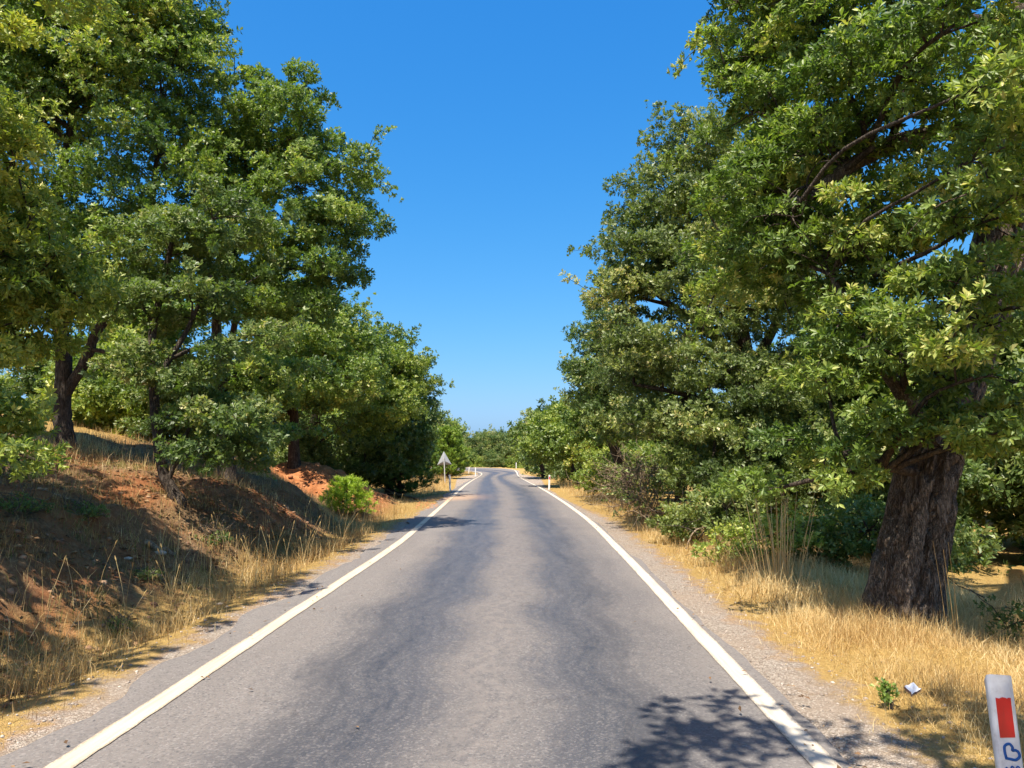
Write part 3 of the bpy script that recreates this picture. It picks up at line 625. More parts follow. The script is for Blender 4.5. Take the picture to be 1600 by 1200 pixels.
L0_st = [[(*on_ground(-8.2, 6.9), .2), (-8.1, 7.0, 2.8, .16), (-7.8, 7.2, 4.4, .12), (-7.5, 7.2, 6.0, .06)], ST((-150, 520, 8.6, .06), (-40, 450, 8.8, .045), (60, 400, 9, .02))]
L0_el = [E(40, 380, 9, .75, .8, .55), E(70, 440, 9, .7, .8, .42), E(-5, 520, 8.8, .6, .7, .35), E(110, 450, 9.2, .5, .6, .35), E(-70, 420, 8.8, 1.0, 1.0, .9), E(5, 640, 8.6, .4, .5, .35), E(-5, 190, 8.6, .30, .4, .5), E(-100, 250, 8.6, 1.2, 1.2, 1.0), E(30, 720, 8.2, .35, .4, .18, .7),
         (-6.6, 5.2, 5.6, 1.4, 1.0, .7, .72), (-8.2, 6.2, 6.6, 1.8, 1.6, 1.0, .72), (-5.8, 3.4, 5.4, 1.0, .9, .5, .8), (-7.4, 3.6, 6.2, 1.4, 1.2, .8, .72), (-9.5, 8.0, 6.5, 1.6, 1.6, 1.0, .7), (-5.6, 6.6, 6.6, .7, .8, .4, .7), (-5.2, 5.6, 6.2, .7, .8, .35, .8), (-5.8, 8.0, 6.9, .9, .8, .35, .8), (-5.4, 4.0, 5.9, .8, .8, .35, .8), (-5.1, 7.2, 7.2, .5, .6, .3, .7), (-8.8, 9.6, 6.6, 1.4, 1.2, .7, .7), (-7.9, 8.2, 6.4, 1.0, .8, .5, .7), (-10.2, 10.5, 7.0, 1.4, 1.3, .8, .7)]
make_tree('oak_tree', 'pale yellow-green oak boughs hanging in from the left edge', L0_st, L0_el, 24, leaf='leaf_yellow', leaf_len=.088, cr=.38, tufts=70, per=9, tpl=LEAFN, dens=.7, flat=.38, limb_r=.05, tbias=.02)

L4_st = [stem_from(-8.3, 27, (459, 640, 27, .15), (456, 580, 27, .12), (470, 500, 27, .06), r0=.19)]
L4_el = [E(480, 530, 27, 1.43, 1.65, 1.1), E(540, 510, 27.5, 1.04, 1.32, 0.825), E(430, 560, 26.4, 1.32, 1.43, 1.1), E(520, 590, 26.4, 1.43, 1.43, 0.99), E(470, 610, 26, 1.1, 1.1, 0.66), E(440, 480, 27.5, 1.32, 1.54, 1.1), E(570, 560, 28.1, 0.99, 1.21, 0.88), E(400, 640, 27, 1.1, 1.1, 0.77)]
make_tree('oak_tree', 'oak standing on the bank above the bare red earth', L4_st, L4_el, 25, leaf='leaf_oak', leaf_len=.135, cr=.58, tufts=70, per=9, tpl=LEAF1, tbias=.12, twigs=1)
L5_st = [stem_from(-8.7, 31.3, (492, 650, 31.4, .15), (520, 590, 31.4, .10), (580, 550, 31.9, .05), r0=.19), ST((500, 690, 30.8, .03), (560, 650, 29.7, .02), (590, 640, 29.7, .01))]
L5_el = [E(600, 545, 32.5, 1.21, 1.54, 0.99), E(570, 600, 31.4, 1.43, 1.54, 0.99), E(630, 590, 32.5, 0.99, 1.32, 0.99), E(610, 640, 30.8, 1.32, 1.32, 0.66), E(560, 660, 30.3, 1.21, 1.1, 0.55), E(540, 560, 31.9, 1.21, 1.32, 0.99)]
make_tree('oak_tree', 'light green oak drooping over the dark hollow behind the young pine', L5_st, L5_el, 26, leaf='leaf_yellow', leaf_len=.145, cr=.6, tufts=68, per=9, tpl=LEAF1, tbias=-.12, twigs=1,
          extra=dead_twigs([(500, 660, 26.5, 14, 1.4), (520, 650, 26.5, 10, 1.2)]))
L6_st = [stem_from(-6.6, 36, (625, 640, 36, .14), (635, 590, 36, .07), r0=.18)]
L6_el = [E(640, 585, 36, .95, 1.2, 1.0), E(620, 620, 35.5, 1.2, 1.4, 1.1), E(655, 640, 36.5, .65, 1.1, 1.2), E(648, 690, 36, .8, 1.1, 1.0), E(600, 680, 34.5, 1.5, 1.4, 1.3), E(560, 710, 33, 1.6, 1.4, 1.0)]
make_tree('oak_tree', 'dark blue-green oak rising behind the pines left of the sign', L6_st, L6_el, 27, leaf='leaf_dark', leaf_len=.16, cr=.62, tufts=64, per=9, tpl=LEAF1, tbias=-.06, twigs=0)

# ------------------------------------------------------------------ pines
def needles(acc, r, P, D, L, nl, n, tint, w=.006):
    """shoots: P base, D axis, length L; n needles each of length nl"""
    k = len(P); t = r.uniform(0, 1, (k, n)); A = norm(np.cross(D, r.normal(size=D.shape))); B = np.cross(D, A)
    ph = r.uniform(0, 6.28, (k, n)); rad = np.cos(ph)[..., None] * A[:, None] + np.sin(ph)[..., None] * B[:, None]
    d = norm(rad * .75 + D[:, None] * r.uniform(.4, 1.1, (k, n, 1)))
    p = P[:, None] + D[:, None] * (t * np.asarray(L).reshape(-1, 1))[..., None]
    s = norm(np.cross(d, r.normal(size=d.shape))) * w; tip = p + d * nl * r.uniform(.7, 1.15, (k, n, 1))
    V = np.stack([p - s, p + s, tip], 2).reshape(-1, 3); F = np.arange(len(V)).reshape(-1, 3)
    tt = np.clip(tint + r.normal(0, .15, (k, 1)) + r.normal(0, .12, (k, n)), 0, 1)
    acc.add(V, F, np.repeat(tt.ravel(), 3))
def make_pine(name, label, x, y, h, rad, seed, leaf, whorls=12, per=9, nl=.14, nn=26, w=.012, shoots=7, group=None, power=.8, low=.06):
    r = rng(seed); b = on_ground(x, y); root = thing(name, label, 'tree', b, group); tr = Acc(); br = Acc(); fol = Acc()
    tp = np.array([[0, 0, -.2], [0, 0, h * .5], [r.normal() * .03, r.normal() * .03, h * .96]]) + b
    tp = curve_pts(tp, 8); tube(tr, tp, np.linspace(.022 * h + .02, .008, len(tp)), 8)
    P, D, L = [], [], []
    P.append(tp[-1] - [0, 0, .05 * h]); D.append(np.array([0, 0, 1.0])); L.append(.12 * h)
    for wv in range(whorls):
        f = low + (1 - low) * (wv + r.uniform(-.2, .2)) / whorls; f = max(low, f); zc = b[2] + f * h * .95
        ro = rad * ((1 - f) ** power) * (1.0 if f > .15 else .75 + 1.6 * f) + .05 * rad
        for q in range(per):
            a = 6.283 * (q + r.uniform(-.3, .3)) / per + wv; ln = ro * r.uniform(.65, 1.15); up = r.uniform(.12, .5)
            e = np.array([b[0] + math.cos(a) * ln, b[1] + math.sin(a) * ln, zc + up * ln]); s = np.array([b[0], b[1], zc])
            bp = bough(r, s, e, 5, -.08, .04); tube(br, bp, np.linspace(.012 * h * .4 + .004, .004, 5), 4, cap=False)
            for g in range(shoots):
                t = r.uniform(.3, 1) if g else 1.0; k0 = bp[0] + (bp[-1] - bp[0]) * t
                d = norm(norm(bp[-1] - bp[0]) * .8 + np.array([0, 0, .65]) + r.normal(size=3) * .45)
                P.append(k0 + r.normal(size=3) * .05 * ln); D.append(d); L.append(r.uniform(.18, .34) * (.25 * rad + .35))
    needles(fol, r, np.array(P), np.array(D), np.array(L), nl, nn, .5, w)
    tr.build('trunk', M['bark_pine'], root, True, b); br.build('branches', M['bark_pine'], root, True, b); fol.build('crown', M[leaf], root, False, b)
    return root
yp = at(550, 800, 25)
make_pine('young_pine', 'small bright green young pine in dry grass below the red earth', -5.75, 24.2, 1.12, .86, 31, 'needle_bright', whorls=8, per=9, nl=.13, nn=34, w=.008, shoots=6, power=.55, low=.03)
make_pine('pine_tree', 'dark green conical pine beside the hollow, left of the sign', -6.1, 36, 4.7, 1.7, 32, 'needle', whorls=15, per=11, nl=.2, nn=26, w=.018, shoots=8)
make_pine('pine_tree', 'darker pine standing left of the conical one in the hollow', -7.9, 35, 3.6, 1.7, 33, 'needle', whorls=12, per=10, nl=.2, nn=24, w=.02, shoots=7)
make_pine('pine_tree', 'pine directly behind the triangular sign', -7.9, 55.5, 5.2, 1.7, 34, 'needle', whorls=13, per=10, nl=.22, nn=24, w=.024, shoots=7)
M['needle_mid'] = leaf_mat('mid_pine_needle', [(0.0, (.050, .095, .016)), (.5, (.095, .155, .025)), (1.0, (.16, .22, .04))], trans=.25, gain=1.95)
make_pine('pine_tree', 'rounded bright green pine just right of the triangular sign', -6.6, 62, 4.2, 1.75, 35, 'needle_mid', whorls=13, per=11, nl=.22, nn=26, w=.024, shoots=8, power=.45)
make_pine('pine_tree', 'low pine between the dark hollow and the sign', -7.6, 44, 3.6, 1.5, 36, 'needle', whorls=11, per=10, nl=.2, nn=22, w=.02, shoots=7)

# ------------------------------------------------------------------ background oaks (copies sharing meshes)
def generic_oak(seed, leaf, h=6.0, tb=0.0):
    r = rng(seed); w = 2.6
    el = [(r.uniform(-.6, .6) * w, r.uniform(-.6, .6) * w, h * r.uniform(.30, .85), w * r.uniform(.35, .55), w * r.uniform(.35, .55), h * r.uniform(.13, .19)) for _ in range(11)]
    el += [(0, 0, h * .82, w * .5, w * .5, h * .16), (0, 0, h * .5, w * .7, w * .7, h * .2)]
    st = [[(0, 0, -.4, .2), (r.normal() * .1, r.normal() * .1, h * .3, .15), (r.normal() * .3, r.normal() * .3, h * .75, .05)]]
    return make_tree('background_oak', 'x', st, el, seed, leaf=leaf, leaf_len=.22, cr=.72, tufts=40, per=8, tpl=LEAF1, cull=False, twigs=0, loc=(0, 0, 0), tbias=tb, trunk_sides=7)
GEN = [generic_oak(101, 'leaf_dark'), generic_oak(102, 'leaf_oak', tb=.1), generic_oak(103, 'leaf_yellow', 5.4, -.1), generic_oak(104, 'leaf_dark', 7.0, .1)]
_used = set()
def put_oak(kind, x, y, s, label, group, rz, sink=0):
    g = GEN[kind]
    if kind in _used:
        o = g.copy(); COL.objects.link(o)
        for ch in g.children:
            c = ch.copy(); COL.objects.link(c); c.parent = o
    else: o = g; _used.add(kind)
    o.location = (x, y, gz(x, y) - sink); o.rotation_euler = (0, 0, rz); o.scale = (s, s, s * .98)
    tag(o, label, 'tree', group)
rb = rng(7)
def belt(pts, label, group, kinds, s0, s1):
    for (x, y) in pts:
        put_oak(int(rb.choice(kinds)), x + rb.normal() * .4, y + rb.normal() * .6, rb.uniform(s0, s1), label, group, rb.uniform(0, 6.28))
# wall of trees beyond the bend
belt([(x, 107 + 3 * (k % 3) + .25 * abs(x)) for k, x in enumerate(np.arange(-26, 22, 3.0))], 'oak in the green wall of trees beyond the far bend', 'oaks beyond the bend', [0, 1, 3], .72, .98)
belt([(x, 122 + 4 * (k % 2)) for k, x in enumerate(np.arange(-34, 40, 5.5))], 'oak in the green wall of trees beyond the far bend', 'oaks beyond the bend', [0, 3], 1.0, 1.25)
belt([(x, 104.5 + .2 * abs(x + 4)) for x in np.arange(-20, 16, 2.2)], 'low bushy oak at the foot of the tree wall beyond the bend', 'low oaks beyond the bend', [0, 2, 1], .5, .62)
for o_ in [q for q in SC.objects if q.get('group') == 'low oaks beyond the bend']: o_.location.z -= 1.1
for o_ in [q for q in SC.objects if q.get('group') == 'oaks beyond the bend']: o_.location.z -= .6
# left: inside of the bend and behind the roadside row
belt([(-8.6, 74), (-9.5, 68), (-11, 80), (-13, 72), (-12, 60), (-16, 66), (-10.5, 54)], 'oak in the dense row left of the road beyond the sign', 'oaks past the sign', [0, 3, 1], .8, 1.05)
belt([(-12, 33), (-15, 39), (-11, 42), (-18, 47), (-23, 41), (-14, 51), (-20, 34), (-16, 28), (-26, 33), (-30, 42), (-22, 26), (-31, 52), (-24, 56), (-38, 47)], 'oak in the thicket behind the left bank', 'oaks behind the bank', [1, 2, 2, 0], .8, 1.15)
for (x_, y_, s_, k_, lab_) in [(-10.8, 23.5, .55, 0, 'low dark oak behind the reddish forked oak on the bank'), (-9.4, 31.0, .6, 3, 'dark oak filling the hollow behind the red earth'), (-13.5, 25.0, .75, 2, 'pale oak at the meadow edge behind the bank')]:
    put_oak(k_, x_, y_, s_, lab_, 'oaks behind the red earth', 1.3 * x_, .7)
# right: behind the roadside row
belt([(4.4, 40), (7, 37), (8.5, 44), (5.6, 52), (3.6, 74), (6.5, 66), (9, 58), (5.8, 86), (8, 78), (12, 70), (10, 90)], 'oak in the dense row behind the right verge', 'oaks behind the right verge', [0, 1, 3], .72, 1.0)
belt([(9.5, 24), (13, 29), (10.5, 31), (16.5, 24), (14, 36), (21, 31), (12.5, 18.5), (19, 20), (25, 26), (18, 40), (28, 36)], 'oak in the thicket around the golden field on the right', 'oaks around the field', [0, 1, 3], .8, 1.1)

for (x_, y_, s_, k_, lab_) in [(7.4, 15.6, .62, 0, 'dark oak low over the field just right of the old trunk'), (10.2, 15.2, .75, 3, 'shaded oak behind the field at the right frame edge'), (9.0, 19.5, .95, 1, 'taller oak rising behind the shaded field oaks'), (5.9, 20.5, .6, 0, 'bushy oak filling the gap left of the old trunk'), (13.0, 17.0, .8, 0, 'outermost oak of the shaded field edge')]:
    put_oak(k_, x_, y_, s_, lab_, 'oaks at the field edge', 1.7 * x_, .9)
# ------------------------------------------------------------------ shrubs
def make_shrub(name, label, x, y, ells, seed, leaf, leaf_len, cr, tufts, per=6, tpl=LEAF2, stems=7, group=None, tb=0.0, dens=1.0, twig_out=0, twig_len=.5, wood='bark'):
    """ells relative to base: (dx,dy,dz,rx,ry,rz)"""
    r = rng(seed); b = on_ground(x, y); root = thing(name, label, 'shrub', b, group); br = Acc(); fol = Acc()
    for e in ells:
        c = b + np.array(e[:3])
        tube(br, bough(r, b + np.r_[r.normal(size=2) * .06, -.05], c, 6, .05, .08), np.linspace(.018, .007, 6), 5, cap=False)
        for cc in sample_clumps(r, (*c, *e[3:6]), cr, dens):
            bp = bough(r, c, cc, 4, .05, .1); tube(br, bp, np.linspace(.008, .003, 4), 3, cap=False)
            nt = int(tufts * r.uniform(.6, 1.2)); P, ax = tufts_in_clump(r, cc, cr, nt, b)
            pr = per; A = norm(np.cross(ax, r.normal(size=ax.shape))); Bx = np.cross(ax, A)
            ph = r.uniform(0, 6.28, (nt, 1)) + np.arange(pr)[None] * (6.28 / pr) + r.normal(0, .3, (nt, pr)); op = r.uniform(.3, 1.4, (nt, pr))
            rad = np.cos(ph)[..., None] * A[:, None] + np.sin(ph)[..., None] * Bx[:, None]
            D = norm(np.sin(op)[..., None] * rad + np.cos(op)[..., None] * ax[:, None]); N = norm(ax[:, None] * np.sin(op)[..., None] - rad * np.cos(op)[..., None] + r.normal(size=(nt, pr, 3)) * .3)
            Q = P[:, None] + ax[:, None] * r.uniform(-.6, .4, (nt, pr, 1)) * leaf_len
            tt = np.clip(.45 + tb + r.normal(0, .12) + r.normal(0, .15, (nt, pr)), 0, 1)
            fol.add(*leaves(Q.reshape(-1, 3), D.reshape(-1, 3), N.reshape(-1, 3), (leaf_len * r.uniform(.6, 1.2, (nt, pr))).ravel(), tt.ravel(), tpl))
        for q in range(twig_out):
            a = c + r.normal(size=3) * np.array(e[3:6]) * .5; d = norm(r.normal(size=3) + [-.2, -.3, .6]); pts = [a]
            for s_ in range(5): d = norm(d + r.normal(size=3) * .28); pts.append(pts[-1] + d * twig_len * .2)
            tube(br, np.array(pts), np.linspace(.008, .0025, 6) * (1.5 if wood == 'deadwood' else 1), 3, cap=False)
    br.build('stems', M[wood], root, True, b)
    if fol.n: fol.build('foliage', M[leaf], root, False, b)
    return root
make_shrub('bramble_shrub', 'low bright green bramble at the foot of the broad dark oak', 3.75, 13.0, [(0, 0, .45, .7, .6, .35), (-.5, -.3, .3, .45, .4, .25), (.6, 0, .55, .5, .5, .35)], 41, 'leaf_yellow', .075, .24, 26, tb=.0, twig_out=4, twig_len=.9)
make_shrub('bramble_shrub', 'dark green shrub between the tall dry stalks and the old trunk', 5.6, 13.0, [(0, 0, .8, .8, .8, .6), (.9, .2, .6, .8, .8, .5), (-.7, .4, .5, .6, .6, .45)], 42, 'leaf_dark', .09, .32, 34, tb=0, twig_out=5, twig_len=.9)
make_shrub('oak_sapling', 'small leafy oak sapling beside the tall dry stalks', 3.35, 15.8, [(0, 0, .55, .6, .6, .45), (.6, 0, .7, .6, .5, .5), (-.35, .5, .4, .45, .5, .35)], 43, 'leaf_olive', .10, .30, 32, twig_out=3)
make_shrub('brown_brush', 'tangle of bare brown twigs at the right verge', 2.75, 20.0, [(0, 0, .8, .7, 1.0, .55), (.7, .8, 1.0, .8, .9, .6), (.2, -1.2, .5, .6, .7, .4)], 44, 'leaf_olive', .10, .42, 8, twig_out=60, twig_len=1.1, wood='deadwood')
make_shrub('brown_brush', 'sparse brown and olive brush below the rounded oak', 3.0, 25.5, [(0, 0, .9, .8, 1.0, .6), (.7, .8, 1.2, .8, .9, .7)], 45, 'leaf_olive', .11, .42, 10, twig_out=60, twig_len=1.1, wood='deadwood')
make_shrub('green_shrub', 'yellow-green shrub leaning towards the distant right post', 2.75, 33.5, [(0, 0, .9, .8, 1.0, .6), (.5, .3, 1.6, .8, .9, .6), (1.0, -1.2, 1.1, .9, .9, .8)], 46, 'leaf_yellow', .13, .40, 34, tb=-.05, twig_out=6, twig_len=1)
make_shrub('green_shrub', 'dense green shrub at the right verge behind the distant post', 2.1, 51, [(0, 0, .9, .9, 1.2, .8), (.9, 1, 1.3, 1.0, 1.2, 1.0)], 47, 'leaf_olive', .17, .5, 34, tb=-.2)
make_shrub('green_shrub', 'shrub hugging the right side of the far bend', 1.0, 71, [(0, 0, 1.0, 1.0, 1.4, .9), (1, 2, 1.3, 1.1, 1.2, 1.0)], 48, 'leaf_dark', .22, .55, 34, tb=.1)
make_shrub('holly_oak_shrub', 'dark spiny shrub in the golden field right of the old trunk', 5.05, 7.9, [(0, 0, .32, .42, .42, .28), (.45, .2, .42, .4, .4, .28), (.2, -.45, .22, .35, .35, .2)], 49, 'leaf_dark', .042, .17, 26, tb=-.15, twig_out=6, twig_len=.5)
make_shrub('small_oak_seedling', 'little green seedling in the straw beside the white litter', at(1383, 1085, 5.75)[0], 5.75, [(0, 0, .12, .06, .06, .08)], 50, 'leaf_oak', .038, .05, 11, tb=.1, twig_out=1, twig_len=.12)
for px, py, Y, s_, leaf_, lab_ in [(30, 815, 9.6, .30, 'leaf_dark', 'low dark scrub at the left frame edge, on the bank'), (130, 800, 10.5, .24, 'leaf_olive', 'low grey-green scrub below the forked black trunk'), (185, 945, 8.2, .13, 'leaf_olive', 'small green weed in the leaf litter near the ditch'),
                                   (330, 790, 12.5, .26, 'leaf_dark', 'scrub at the foot of the slim slanting oak'), (15, 745, 11.5, .30, 'leaf_dark', 'topmost dark scrub at the left frame edge'), (230, 860, 10.0, .16, 'leaf_olive', 'tiny olive scrub midway up the shaded bank')]:
    q = at(px, py, Y)
    make_shrub('low_shrub', lab_, q[0], Y, [(0, 0, s_ * .3, s_, s_, s_ * .35), (s_ * .7, -.1, s_ * .2, s_ * .7, s_ * .7, s_ * .25)], int(px) + 60, leaf_, .036, s_ * .5, 26, tb=.0, twig_out=14, twig_len=s_ * 1.3, wood='bark_pale', dens=.7)

# ------------------------------------------------------------------ grass
def scatter(r, x0, x1, y0, y1, n):
    return r.uniform(x0, x1, n), r.uniform(y0, y1, n)
def blades(acc, r, x, y, z, h, w, lean, tint, seg=2):
    n = len(x); a = r.uniform(0, 6.283, n); d = np.c_[np.cos(a), np.sin(a), np.zeros(n)]; b = r.uniform(0, 6.283, n); s = np.c_[np.cos(b), np.sin(b), np.zeros(n)] * (w / 2)[:, None]
    P = np.c_[x, y, z - .02]; up = np.array([0, 0, 1.0])
    ln = lean[:, None]; H = h[:, None]
    m_ = P + up * H * .55 * np.cos(ln * .5) + d * H * .55 * np.sin(ln * .5)
    t = m_ + up * H * .45 * np.cos(ln * 1.4) + d * H * .45 * np.sin(ln * 1.4)
    if seg == 2:
        V = np.stack([P - s, P + s, m_ + s * .8, m_ - s * .8, t], 1).reshape(-1, 3); q = np.arange(n)[:, None] * 5
        F = np.concatenate([q + [0, 1, 2], q + [0, 2, 3], q + [3, 2, 4]]); k = 5
    else:
        V = np.stack([P - s, P + s, t], 1).reshape(-1, 3); F = np.arange(n * 3).reshape(-1, 3); k = 3
    acc.add(V, F, np.repeat(np.clip(tint, 0, 1), k))
def grass_patch(acc, seed, x0, x1, y0, y1, n, side, mask, h0, h1, w, lean=.5, tint=.5, seg=2, clump=False):
    r = rng(seed); x, y = scatter(r, x0, x1, y0, y1, n)
    z_, o, s, red, trk = ground_all(x, y)
    cl = .5 + .5 * fbm(x * 1.3, y * 1.3, seed=91, oct=3); cl2 = .5 + .5 * vnoise(x * 5, y * 5, seed=92)
    pr = np.interp(o, *zip(*mask)) * np.clip(.25 + 1.1 * cl * (.4 + cl2), 0, 1) * (1 - trk * .97) * (1 - .97 * red)
    if clump: pr = np.interp(o, *zip(*mask)) * sstep(.58, .72, .5 + .5 * fbm(x * 1.7, y * 1.7, seed=97 + seed, oct=2)) * (.35 + .65 * sstep(.4, .6, cl2))
    k = (r.uniform(size=n) < pr) & (s == side) & in_view(np.c_[x, y, z_ + .15], .06)
    x, y, z_, cl, cl2 = x[k], y[k], z_[k], cl[k], cl2[k]; n = len(x)
    h = r.uniform(h0, h1, n) * (.45 + .8 * cl) * np.interp(o[k], [.5, 1.1], [.45, 1.0])
    blades(acc, r, x, y, z_, h, np.full(n, w) * r.uniform(.6, 1.3, n), np.abs(r.normal(lean, .6, n)), tint + .35 * (cl2 - .5) + .25 * vnoise(x * .9, y * .9, seed=95) + r.normal(0, .2, n), seg)
g = Acc()
RM = [(.45, 0), (.8, .12), (1.15, .8), (1.5, 1), (3.0, 1), (6, .7), (14, .5)]
grass_patch(g, 200, 2.2, 5.4, 3.2, 9.5, 56000, 1, RM, .10, .36, .0036, .95, .66)
grass_patch(g, 201, 2.2, 6.4, 9.5, 18, 44000, 1, RM, .14, .44, .0058, .8, .64)
grass_patch(g, 202, 1.0, 5.0, 18, 40, 30000, 1, RM, .22, .5, .011, .5, seg=1)
grass_patch(g, 203, -2.5, 4.0, 40, 84, 20000, 1, RM, .25, .5, .022, .5, seg=1)
grass_patch(g, 204, 5.4, 16, 6.5, 24, 26000, 1, RM, .05, .14, .008, 1.0, .62, seg=1)
grass_patch(g, 205, 2.2, 5.2, 3.2, 10, 26000, 1, [(.35, 0), (.7, .35), (1.0, .8), (4, .8)], .10, .30, .0042, 2.0, .68, clump=True)
tag(g.build('dry_grass', M['straw']), 'golden dry grass along the right verge and field', 'grass', kind='stuff')
g = Acc()
LM = [(.5, 0), (.85, .15), (1.05, .9), (1.45, .8), (1.9, .28), (2.6, .10), (5, .10), (7, .3), (9, .8), (30, .8)]
LG = [(.4, 0), (.8, .3), (1.3, 1), (6, 1), (9, 1), (14, .8)]
grass_patch(g, 210, -9.5, -3.2, 4.0, 11, 46000, -1, LM, .14, .36, .0045, .5, .42)
grass_patch(g, 211, -11, -3.2, 11, 20, 42000, -1, LM, .16, .42, .007, .5, .45)
grass_patch(g, 212, -9, -3.2, 20, 26, 16000, -1, LG, .15, .36, .009, .4, .5, seg=1)
grass_patch(g, 219, -9, -3.2, 26, 30.5, 9000, -1, LG, .08, .22, .010, .5, .55, seg=1)
grass_patch(g, 213, -13, -3.8, 33, 60, 26000, -1, LG, .25, .55, .017, .4, .55, seg=1)
grass_patch(g, 214, -16, -4.4, 60, 86, 14000, -1, LG, .3, .6, .028, .4, .5, seg=1)
grass_patch(g, 215, -26, -9, 14, 40, 36000, -1, [(5, 0), (7, .8), (40, .8)], .15, .35, .014, .5, .5, seg=1)
grass_patch(g, 217, -9.5, -3.2, 4.2, 11, 60000, -1, [(1.3, 0), (1.9, .8), (6, .8), (8, .5)], .06, .22, .0045, .9, .38, clump=True)
grass_patch(g, 218, -11, -4.2, 11, 20, 40000, -1, [(1.3, 0), (1.9, .8), (6, .8), (8, .5)], .08, .26, .007, .8, .38, seg=1, clump=True)
# ripe stalks with seed heads
r = rng(216)
def stalks(acc, r, x, y, h, thick=.0028, head=.0):
    for a, b, hh in zip(x, y, h):
        p = on_ground(a, b); d = r.normal(size=2) * .18 * hh
        pts = curve_pts([p, p + [d[0] * .35, d[1] * .35, hh * .55], p + [d[0], d[1], hh]], 3)
        tt = r.uniform(.4, .95); tube(acc, pts, np.linspace(thick, thick * .6, len(pts)), 3, tt, False)
        if head: tube(acc, np.array([pts[-1], pts[-1] + norm(pts[-1] - pts[-2]) * head * .5, pts[-1] + norm(pts[-1] - pts[-2]) * head]), [thick * .7, thick * 2.6, thick * .5], 4, tt * .7, False)
n = 150; ys = r.uniform(6, 24, n); xs = np.interp(ys, LL[:, 1], LL[:, 0]) - r.uniform(.95, 2.3, n)
stalks(g, r, xs, ys, r.uniform(.35, .8, n), .0035, .07)
tag(g.build('dry_grass', M['straw']), 'dry grass and seed stalks along the left verge and bank', 'grass', kind='stuff')
g = Acc()
grass_patch(g, 220, -9.5, -3.2, 4.5, 20, 26000, -1, [(1.2, 0), (2, .25), (5, .4), (8, .4), (10, .1)], .08, .24, .006, .6, .4)
grass_patch(g, 221, -10, -3.2, 4.2, 16, 60000, -1, [(1.4, 0), (2, .7), (6, .9), (9, .5)], .06, .20, .005, .8, .45, clump=True)
tag(g.build('olive_grass', M['greengrass']), 'sparse olive-green grass on the shaded left bank', 'grass', kind='stuff')

# tall dry stalk clumps
r = rng(230)
def stalk_clump(label, x, y, n, h0, h1, sp, thick=.004):
    b = on_ground(x, y); root = thing('dry_stalk_clump', label, 'dry plant', b, 'tall dry stalks'); acc = Acc()
    xs = x + r.normal(size=n) * sp; ys = y + r.normal(size=n) * sp
    for a, c in zip(xs, ys):
        p = np.array([a, c, b[2] - .03]); hh = r.uniform(h0, h1); d = np.array([(a - x) * .8 + r.normal() * .05, (c - y) * .8 + r.normal() * .05])
        pts = curve_pts([p, p + [d[0] * .4, d[1] * .4, hh * .5], p + [d[0], d[1], hh]], 4); tube(acc, pts, np.linspace(thick, thick * .5, len(pts)), 4, r.uniform(.5, 1), False)
    o = acc.build('stalks', M['straw'], root, True, b); return root
stalk_clump('clump of tall pale dry stalks left of the old oak trunk', 3.45, 10.9, 40, .75, 1.35, .14, .006)
stalk_clump('few thin dry stalks standing in front of the old oak trunk', 4.2, 7.85, 6, .5, 1.05, .16)
stalk_clump('loose dry stalks at the foot of the clump by the brambles', 3.15, 10.2, 12, .4, .75, .18)

# ------------------------------------------------------------------ litter, stones, twigs
g = Acc(); r = rng(240); n = 30000
x = r.uniform(-11, -3.3, n); y = 4 + 18 * r.uniform(0, 1, n) ** 1.3
z_, o, s, red, trk = ground_all(x, y); k = (o > 1.1) & (s < 0) & (r.uniform(size=n) < np.clip(.45 + .6 * fbm(x * .8, y * .8, seed=44), .12, 1)) & in_view(np.c_[x, y, z_], .05)
P = np.c_[x, y, z_ + .012][k]; n = len(P); a = r.uniform(0, 6.28, n)
D = norm(np.c_[np.cos(a), np.sin(a), r.normal(0, .25, n)]); N = norm(np.c_[r.normal(0, .4, n), r.normal(0, .4, n), np.ones(n)])
g.add(*leaves(P, D, N, r.uniform(.05, .11, n), r.uniform(0, 1, n), LEAF2))
n = 160; y = 3.6 + 18 * r.uniform(0, 1, n) ** 1.5; x = np.where(r.uniform(size=n) < .5, np.interp(y, RR[:, 1], RR[:, 0]) - r.exponential(.35, n) + .3, np.interp(y, LL[:, 1], LL[:, 0]) + r.exponential(.35, n) - .3); a = r.uniform(0, 6.28, n)
g.add(*leaves(np.c_[x, y, np.full(n, .03)], norm(np.c_[np.cos(a), np.sin(a), r.normal(0, .2, n)]), norm(np.c_[r.normal(0, .3, n), r.normal(0, .3, n), np.ones(n)]), r.uniform(.025, .06, n), r.uniform(0, 1, n), LEAF2))
tag(g.build('leaf_litter', M['deadleaf']), 'brown fallen oak leaves on the shaded bank and road edges', 'leaves', kind='stuff')

